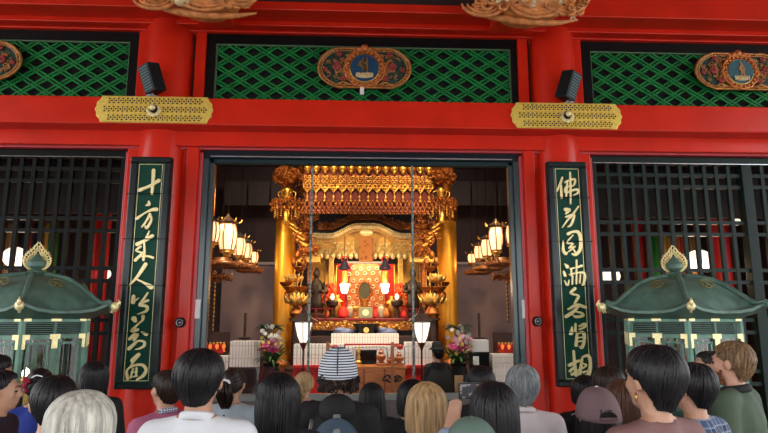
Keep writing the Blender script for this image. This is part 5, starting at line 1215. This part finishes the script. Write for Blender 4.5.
SHORT = dict(k='short'); BOB = dict(k='long', hem=1.46, flare=.05, vol=.006); LONG = dict(k='long', hem=1.24, vol=.004); PONY = dict(k='tied'); BUN = dict(k='tied', tail=0)
def cloth(n, c, **k): return mat('cloth_'+n, c, .8, bump=.25, bscale=9, var=.1, vscale=5, **k)
NV = cloth('navy_black', (.012, .014, .022)); BKC = cloth('black', (.009, .009, .010)); WH = cloth('white', (.72, .74, .76))
def strap(col, x=.09, w=.022):
    def f(r, put):
        mb = MB(); mb.tube(catmull([(x+.06, .05, 1.40), (x, -.02, 1.452), (x-.03, -.125, 1.33), (x-.10, -.150, 1.18), (x-.20, -.14, 1.02)], 6), w, 8, flat=.25, up=(0, 1, .3)); put(mb, 'shoulder_strap', col)
    return f
# far left group
person(1, 354, 25, 'person at the left edge with only dark hair showing before the green lantern', NV, SHORT, RD(-20), seed=3)
person(4, 370, 34, 'black-haired person at the left edge, face turned right, dark top', cloth('plum_black', (.02, .01, .02)), dict(SHORT, vol=.006), RD(-75), seed=4)
def clip(r, put):
    put(MB().tube(catmull([(-.02, -.135, 1.66), (.01, -.148, 1.675), (.045, -.135, 1.665)], 5), .005, 6), 'hair_clip', WHITE)
    mb = MB(); rn = random.Random(3)
    for k in range(9): mb.sph((-.055+rn.uniform(-.02, .02), -.105+rn.uniform(-.015, .01), 1.615+rn.uniform(-.04, .035)), rn.uniform(.014, .022), 8, 6)
    put(mb, 'red_scrunchie', mat('red_scrunchie_cloth', (.30, .01, .03), .6, var=.5, vscale=30))
person(41, 367.5, 29, 'woman in blue top with red hair tie and white curved clip', cloth('royal_blue', (.012, .035, .26)), BUN, RD(15), True, seed=5, extra=clip)
person(56, 375, 45, 'black-haired man whose left ear and neck show, behind the silver head', BKC, dict(SHORT, vol=.004), RD(28), seed=6)
person(86, 389, 62, 'person with straight silver hair nearest the camera, lower left', BKC, dict(BOB, hem=1.50, vol=.004, n=620, wd=.0045, lift=.004), RD(-10), True, hs=HS, seed=7)
person(96, 361, 32, 'dark-haired person in black below the left green board', BKC, dict(BOB, hem=1.49), 0, True, seed=8, yoff=.8)
person(167, 369, 33, 'man turned left in a pink top with checked collar, beside the white shirt', cloth('dusty_pink', (.45, .12, .22)), dict(SHORT, side=1.61), RD(55), seed=9, hs=HD, collar=plaid('check_collar', (.02, .03, .10), (.6, .62, .7), (.6, .62, .7), 24), yoff=.1)
person(202, 349.5, 51, 'man in white shirt with thick black hair, left of centre', WH, dict(SHORT, vol=.010, nape=1.512), RD(-4), seed=10, collar=cloth('white', (0, 0, 0)))
def clip2(r, put):
    put(MB().tube([(-.025, -.150, 1.628), (0, -.158, 1.640), (.028, -.150, 1.630), (.038, -.146, 1.612)], .009, 7), 'white_hair_clip', WHITE); strap(BKC, .02, .03)(r, put)
person(234, 367, 28.5, 'woman in pale blue top with dark ponytail, white clip and black strap', cloth('pale_blue_grey', (.38, .46, .50)), dict(PONY, tail=.17, tw=.045, tie=(0, -.11, 1.61)), RD(-12), True, long=False, seed=11, hs=HD, extra=clip2, yoff=.1)
person(279.5, 372, 47, 'person with chin-length glossy black hair and dark jacket, left of the beanie', NV, dict(BOB, hem=1.44, vol=.006, n=520), 0, True, seed=12, yoff=.3)
person(304.5, 371, 22, 'small blonde head with hair tied back, left of the striped beanie', NV, dict(PONY, tail=.14, tie=(.0, -.112, 1.59)), RD(-10), True, hs=HBL, seed=13)
def beanie(r, put):
    m = two_tone('beanie_stripes', (.012, .015, .025), (.62, .66, .70), 'wave', 22, rough=.9, thr=.42, axis='Z')
    put(dome(MB(), (.106, .122), 1.755, 1.60, wob=.012, tilt=.012, peak=.01), 'striped_beanie', m, so=.008)
    put(MB().tube(catmull([(0, -.134, 1.60), (0, -.128, 1.67), (0, -.07, 1.745), (0, -.01, 1.76)], 5), .004, 5), 'beanie_seam', NAVY)
    mb = MB(); rn = random.Random(5)
    for k in range(170):
        a = rn.uniform(.9, 5.38); z = rn.uniform(1.525, 1.60); R_ = rn.uniform(.088, .115); p = Vector((R_*sin(a), -.01+R_*1.1*cos(a), z)); q = rn.uniform(.008, .016); t0 = rn.uniform(0, 6)
        mb.tube([p+Vector((q*cos(t0+j), q*.6*sin(t0+j*.7), q*sin(t0+j))) for j in range(7)], .0045, 5, caps=False)
    put(mb, 'curly_hair', HD)
    put(MB().sph((0, -.075, 1.42), (.105, .075, .09), 16, 10), 'hood', BKC)
    mb = MB(); mb.sph((0, -.20, 1.20), (.145, .09, .20), 20, 14); put(mb, 'backpack', cloth('slate_blue', (.06, .10, .14)))
    put(MB().tube(catmull([(-.135, -.14, 1.38), (-.150, -.22, 1.25), (-.145, -.20, 1.05)], 5), .010, 6), 'backpack_piping', STEEL)
    mb = MB(); mb.tube(catmull([(0, -.17, 1.41), (.005, -.27, 1.33), (.02, -.30, 1.22), (.05, -.29, 1.12)], 5), .020, 8, flat=.3, up=(0, 1, 0)); put(mb, 'grey_webbing', mat('grey_web', (.28, .30, .28), .8)); put(MB().box(.0, .05, -.305, -.285, 1.22, 1.26), 'buckle', BLACKT)
person(338.5, 346, 38, 'person in black and white striped beanie with curly hair, black hood and slate backpack', BKC, None, 0, seed=14, hat=.05, extra=beanie, yoff=.15)
person(372, 382, 27, 'small person with long black hair right of the striped beanie', BKC, dict(LONG, hem=1.15, flare=.12), 0, True, seed=15, yoff=.2)
person(412, 379, 35, 'dark head hidden behind the blonde bob', BKC, dict(BOB, hem=1.48), 0, True, seed=16, yoff=.5)
person(426, 382, 46, 'woman with blonde bob and green and white leaf-print top', two_tone('leaf_print', (.62, .68, .64), (.01, .22, .13), 'voronoi', 14, thr=.42), dict(BOB, hem=1.465, flare=.10, vol=.008, n=620, wd=.005), 0, True, long=False, hs=HBL, seed=17, yoff=.4)
person(480, 366, 32, 'dark-haired man behind the raised phone, before the flowers', BKC, dict(SHORT, vol=.008), 0, seed=18, yoff=.25)
ph = person(492, 380, 50, 'woman with long black hair and pale blue sleeves raising a phone', cloth('light_blue', (.36, .44, .60)), dict(LONG, hem=1.20, vol=.002, n=560), RD(0), True, pose='phone', seed=19)
def cap(colm, brimm, hole=True, btn=WHITE):
    def f(r, put):
        put(dome(MB(), (.098, .116), 1.725, 1.585, tilt=.008), 'cap_crown', colm, so=.006)
        vs = []; 
        for i in range(2):
            for j in range(13): a = -.95+1.9*j/12; R_ = (.098, .175)[i]; vs.append((R_*sin(a)*(1.0 if i == 0 else .62), -.008+(.116 if i == 0 else .195)*cos(a*.9), 1.598-.018*i))
        put(MB().add(vs, [(j, j+1, j+14, j+13) for j in range(12)]), 'cap_brim', brimm, so=.006)
        put(MB().sph((0, -.008, 1.728), (.011, .011, .007)), 'cap_button', btn)
        sm = MB()
        for k in range(6):
            a = k*pi/3+.52; sm.tube([(.100*f_*sin(a), -.008+.118*f_*cos(a), z_) for f_, z_ in ((.15, 1.727), (.5, 1.712), (.8, 1.675), (.97, 1.62), (1, 1.59))], .002, 4)
        put(sm, 'cap_seams', brimm)
        if hole:
            q = MB(); q.prism([(.040*cos(t), 1.602+.030*sin(t)) for t in [j*pi/12 for j in range(13)]], -.1335, -.118); put(q, 'cap_opening', HB, False); put(MB().tube([(.045*sin(t)*1.0, -.128-.004*cos(t), 1.600) for t in [-1.2+.2*j for j in range(13)]], .007, 6), 'cap_strap', colm)
    return f
sage = mat('sage_cap', (.10, .16, .125), .85, bump=.1, bscale=60); mauve = mat('mauve_cap', (.17, .105, .11), .85, bump=.1, bscale=60)
person(471, 416.5, 58, 'person in a plain sage green cap at the bottom edge, before the phone holder', BKC, dict(SHORT, n=120, tmin=.8, vol=-.004), 0, seed=20, extra=cap(sage, sage, False, sage), hat=.015)
person(521.5, 365, 37, 'man with wavy grey hair and pale pinkish shirt by the right door jamb', cloth('pale_pink', (.66, .58, .58)), dict(SHORT, vol=.010, curl=.10, n=520, wd=.006, nape=1.50, side=1.58), RD(-5), hs=HG, yoff=.15, seed=21, collar=cloth('pale_pink', (0, 0, 0)))
person(584, 375, 29, 'dark head behind the mauve cap, below the right green board', BKC, dict(BOB, hem=1.5), 0, True, seed=22, yoff=.2)
person(607, 366, 31, 'person with dark brown crown of hair behind the mauve cap', BKC, dict(BOB, hem=1.5), 0, True, hs=HD, seed=23)
person(621, 379, 39, 'woman with long brown hair between the mauve cap and the big black head', BKC, dict(LONG, hem=1.22), 0, True, hs=HBR, seed=24, yoff=.2)
person(596, 387, 46, 'person in mauve baseball cap with white button and long black hair', cloth('teal_blue', (.01, .22, .33)), dict(LONG, hem=1.25, vol=-.006, n=200, tmin=.35), 0, True, yoff=.15, seed=25, extra=cap(mauve, mauve), hat=.012)
def earring(r, put): put(MB().tube([(-.088, .0, 1.552), (-.09, -.002, 1.52)], .004, 5), 'earring', GOLD)
person(649, 346.5, 54, 'man with full glossy black hair and mauve-brown T-shirt, largest head right of centre', cloth('mauve_brown', (.20, .10, .09)), dict(SHORT, vol=.012, n=620, nape=1.498, side=1.60), RD(24), long=False, yoff=-.12, seed=26, extra=earring)
person(689, 362, 43, 'man with neat black hair and blue plaid shirt', plaid('plaid_shirt', (.012, .022, .06), (.06, .10, .20), (.30, .36, .45), 4.5), dict(SHORT, vol=.002, nape=1.51), RD(28), seed=27, hs=HB)
def glasses(r, put):
    mb = MB()
    for q in (-1, 1): mb.tube([(q*.034+.022*cos(t), .100, 1.592+.016*sin(t)) for t in [j*pi/6 for j in range(13)]], .0022, 5); mb.tube([(q*.056, .098, 1.596), (q*.080, .0, 1.596)], .0022, 5)
    mb.tube([(-.012, .102, 1.594), (.012, .102, 1.594)], .002, 5); put(mb, 'glasses', BLACKT)
person(706, 350.5, 27, 'man in glasses facing left with dark green top, before the green lantern', cloth('dark_green', (.015, .04, .028)), dict(SHORT, side=1.625, nape=1.53), RD(72), seed=28, extra=glasses)
def beard(r, put):
    mb = MB(); rn = random.Random(9)
    for k in range(240):
        a = rn.uniform(-1.45, 1.45); z = rn.uniform(1.485, 1.56)-.02*cos(a); R_ = .064; p = Vector((R_*sin(a), .022+.075*cos(a), z))
        if abs(a) < .5 and z > 1.52: continue
        mb.tube([p, p+Vector((.004*sin(a), .004, -.018))], [.004, .002], 4)
    put(mb, 'ginger_beard', hairmat('ginger', (.20, .07, .03)))
    mb = MB(); mb.tube([(.066*cos(t), -.012+.062*sin(t), 1.447-.012*sin(t)) for t in [2*pi*j/24 for j in range(25)]], .020, 8, flat=1.2, up=(0, 0, 1)); put(mb, 'dark_collar', BKC)
person(729, 341, 40, 'bearded man with sandy wavy hair and olive green jacket at the right', cloth('olive', (.055, .085, .05)), dict(SHORT, vol=.004, curl=.07, n=520, wd=.006, nape=1.505, side=1.60), RD(38), hs=HR, skin=SKIN2, seed=29, extra=beard, loose=1.5, yoff=.2)
# the phone
c = ph.matrix_basis @ Vector((-.04, .385, 1.565)); c = Vector((ph.location.x-.095, ph.location.y+.33*ph.scale.x+.03, 0)); q = P3(474, 391, c.y)
r = empty('mobile_phone', q, 'black phone held up sideways by the woman with long black hair', 'phone')
MB().box(q.x-.072, q.x+.072, c.y-.004, c.y+.004, q.z-.036, q.z+.036).build('phone_case', BLACKT, r, bevel=.004)
MB().box(q.x-.066, q.x+.066, c.y-.0052, c.y-.0042, q.z-.031, q.z+.031).build('lit_screen', two_tone('phone_screen', (.03, .03, .035), (.35, .30, .28), 'noise', 40, thr=.56), r)
MB().tube([(q.x-.072, c.y, q.z+.036), (q.x+.072, c.y, q.z+.036)], .0025, 5).build('bright_edge', STEEL, r)
# the priest behind the glass
def hat(r, put):
    put(MB().lathe([(.088, 1.66), (.10, 1.665), (.135, 1.655), (.14, 1.662), (.10, 1.685), (.09, 1.70), (.082, 1.765), (.05, 1.785), (.005, 1.79)], (0, -.005, 0), 24), 'black_hat', mat('black_felt', (.006, .006, .007), .8))
    put(MB().lathe([(.36, .03), (.34, .5), (.30, 1.0), (.25, 1.25), (.14, 1.42), (.06, 1.47)], (0, 0, 0), 28, sy=.75), 'black_robe', BKC)
person(437, 341, 14, 'priest in black robe and black hat walking behind the glass', BKC, dict(SHORT, n=80), RD(25), seed=31, hat=.07, extra=hat, Ht=1.50)
p_ = bpy.data.objects[[o.name for o in bpy.data.objects if o.get('label', '').startswith('priest')][0]]; x_, z_ = at(437, 341, 1.25); p_.location = (x_, 1.25, 0); s_ = z_/1.79; p_.scale = (s_,)*3
# ---- sub-parts: small pieces go under the part they are fixed to
SUB = {'grille': 'cabinet', 'collar': 'shirt', 'dark_collar': 'jacket', 'hair_clip': 'hair', 'white_hair_clip': 'hair', 'red_scrunchie': 'hair', 'cap_brim': 'cap_crown', 'cap_button': 'cap_crown', 'cap_seams': 'cap_crown',
 'cap_opening': 'cap_crown', 'cap_strap': 'cap_crown', 'beanie_seam': 'striped_beanie', 'backpack_piping': 'backpack', 'grey_webbing': 'backpack', 'buckle': 'backpack', 'earring': 'body', 'eye': 'body', 'eyebrow': 'body',
 'sanskrit_letter': 'blue_disc', 'lotus_seat': 'blue_disc', 'disc_border': 'blue_disc', 'boss_cap': 'boss_collar', 'pierced_holes': 'plate', 'ridges': 'plate', 'gilt_line': 'panel', 'character': 'panel', 'ribs': 'paper_shade',
 'lit_screen': 'phone_case', 'bright_edge': 'phone_case', 'glass_face': 'panel', 'painted_flourish': 'box_body', 'batten': 'box_body', 'gable_beads': 'curved_gable', 'gable_moulding': 'curved_gable', 'frieze_carving': 'frieze',
 'brocade_rings': 'brocade_panel', 'apron_carving': 'apron', 'crest': 'roof', 'ridge': 'roof', 'gilt_tip': 'roof', 'gilt_hook': 'roof', 'gilt_corner_fitting': 'frame', 'louvres': 'frame', 'bead_string': 'skirt_tier',
 'round_emblem': 'box_body', 'gold_emblem': 'bowl_body', 'knob': 'cup', 'finial': 'body', 'white_lotus_lamp': 'body', 'centre_button': 'ring', 'bright_ring': 'ring', 'lattice': 'window_frame', 'inner_border': 'window_frame', 'gilt_flame': 'finial_base', 'jewel': 'finial_base', 'rear_gable_carving': 'rear_gable', 'peony': 'scrollwork', 'leaf_relief': 'scrollwork', 'edge_strip': 'window_frame', 'track_highlight': 'door_head'}
for root in [o for o in bpy.data.objects if o.parent is None and o.children]:
    ch = list(root.children); by = {}
    for c in ch: by.setdefault(c.name.split('.')[0], []).append(c)
    for c in ch:
        t = SUB.get(c.name.split('.')[0])
        if t and len(by.get(t, [])) == 1: c.parent = by[t][0]
# ================================================================ CAMERA, SKY, LAMPS
cd = bpy.data.cameras.new('camera'); cam = bpy.data.objects.new('camera', cd); COL.objects.link(cam)
cd.sensor_width = 36; cd.lens = F/768*36; cd.clip_start = .05
M = Matrix(((_R[0], _U[0], -_W[0]), (_R[1], _U[1], -_W[1]), (_R[2], _U[2], -_W[2])))
cam.matrix_world = Matrix.Translation((CX, CY, CZ)) @ M.to_4x4(); SC.camera = cam
w = bpy.data.worlds.new('sky'); SC.world = w; w.use_nodes = True
bg = w.node_tree.nodes['Background']; bg.inputs[0].default_value = (.93, .97, 1.0, 1); bg.inputs[1].default_value = 4.2
def lamp(kind, loc, power, col, size=.2, aim=None, spot=60, name='lamp'):
    l = bpy.data.lights.new(name, kind); l.energy = power; l.color = col
    if kind == 'AREA': l.shape = 'DISK'; l.size = size
    else: l.shadow_soft_size = size
    if kind == 'SPOT': l.spot_size = RD(spot); l.spot_blend = .5
    o = bpy.data.objects.new(name, l); COL.objects.link(o); o.location = loc
    if aim is not None: o.rotation_euler = (Vector(aim)-Vector(loc)).to_track_quat('-Z', 'Y').to_euler()
    return o
SC.view_settings.view_transform = 'Standard'; SC.view_settings.look = 'None'; SC.view_settings.gamma = 1; SC.view_settings.exposure = 0
SC.render.use_persistent_data = False
SC.cycles.use_denoising = True
SC.cycles.max_bounces = 6; SC.cycles.transparent_max_bounces = 12
wm = (1, .62, .28)
# bulbs in lantern rows and shrine bowls; unseen lamps added for altar, books, panels
for (px, py, _, _, Y) in LL[1:4]+RL[1:4]: lamp('POINT', P3(px, py+9, Y), 14, wm, .12, name='lantern_bulb')
for x in (-1.1, 0, 1.1): lamp('SPOT', (x, 1.2, 5.5), 290, (1, .70, .36), .12, (x*1.3, 4.4, 2.4), 62, name='altar_spot')  # added lamps without fittings, brighten the altar from above
for x in (-1.2, 1.3): lamp('SPOT', (x, 1.0, 5.5), 80, (1, .72, .4), .1, (x, 3.4, 4.4), 45, name='canopy_spot')  # unseen helper lights that bring up the canopy
for x in (-2.7, 2.7): lamp('SPOT', (x, 1.5, 3.9), 520, (1, .74, .40), .15, (0, 4.9, 2.5), 40, name='shrine_spot')  # side lamps invented to brighten the shrine front
lamp('AREA', (.08, 5.05, P3(366, 259, 5.05).z), 38, (1, .72, .4), .8, (.08, 5.45, 2.4), name='shrine_downlight')  # added fill for the dim recess, no fitting modelled
for px in (344.5, 385): lamp('POINT', P3(px, 285, 4.0), 8, (1, .72, .4), .08, name='shrine_bulb')
for x in (-1.3, 1.3): lamp('SPOT', (x, 1.3, 4.8), 430, (1, .90, .76), .1, (x*.8, 2.2, 1.2), 70, name='front_spot')  # invented lamps that whiten the book rows
for px in (15, 700): lamp('POINT', P3(px, 275, 1.0), 22, (1, .75, .5), .15, name='side_bulb')
for px in (118, 722): lamp('POINT', P3(px, 270, 1.6), 10, (1, .5, .25), .1, name='side_bulb')
for s in (-1, 1): lamp('AREA', (s*2.0, 4.6, 5.2), 26, (1, .85, .8), .8, (s*2.2, 7, 2.2), name='panel_wash')  # added area lights over the grey panels, no source modelled
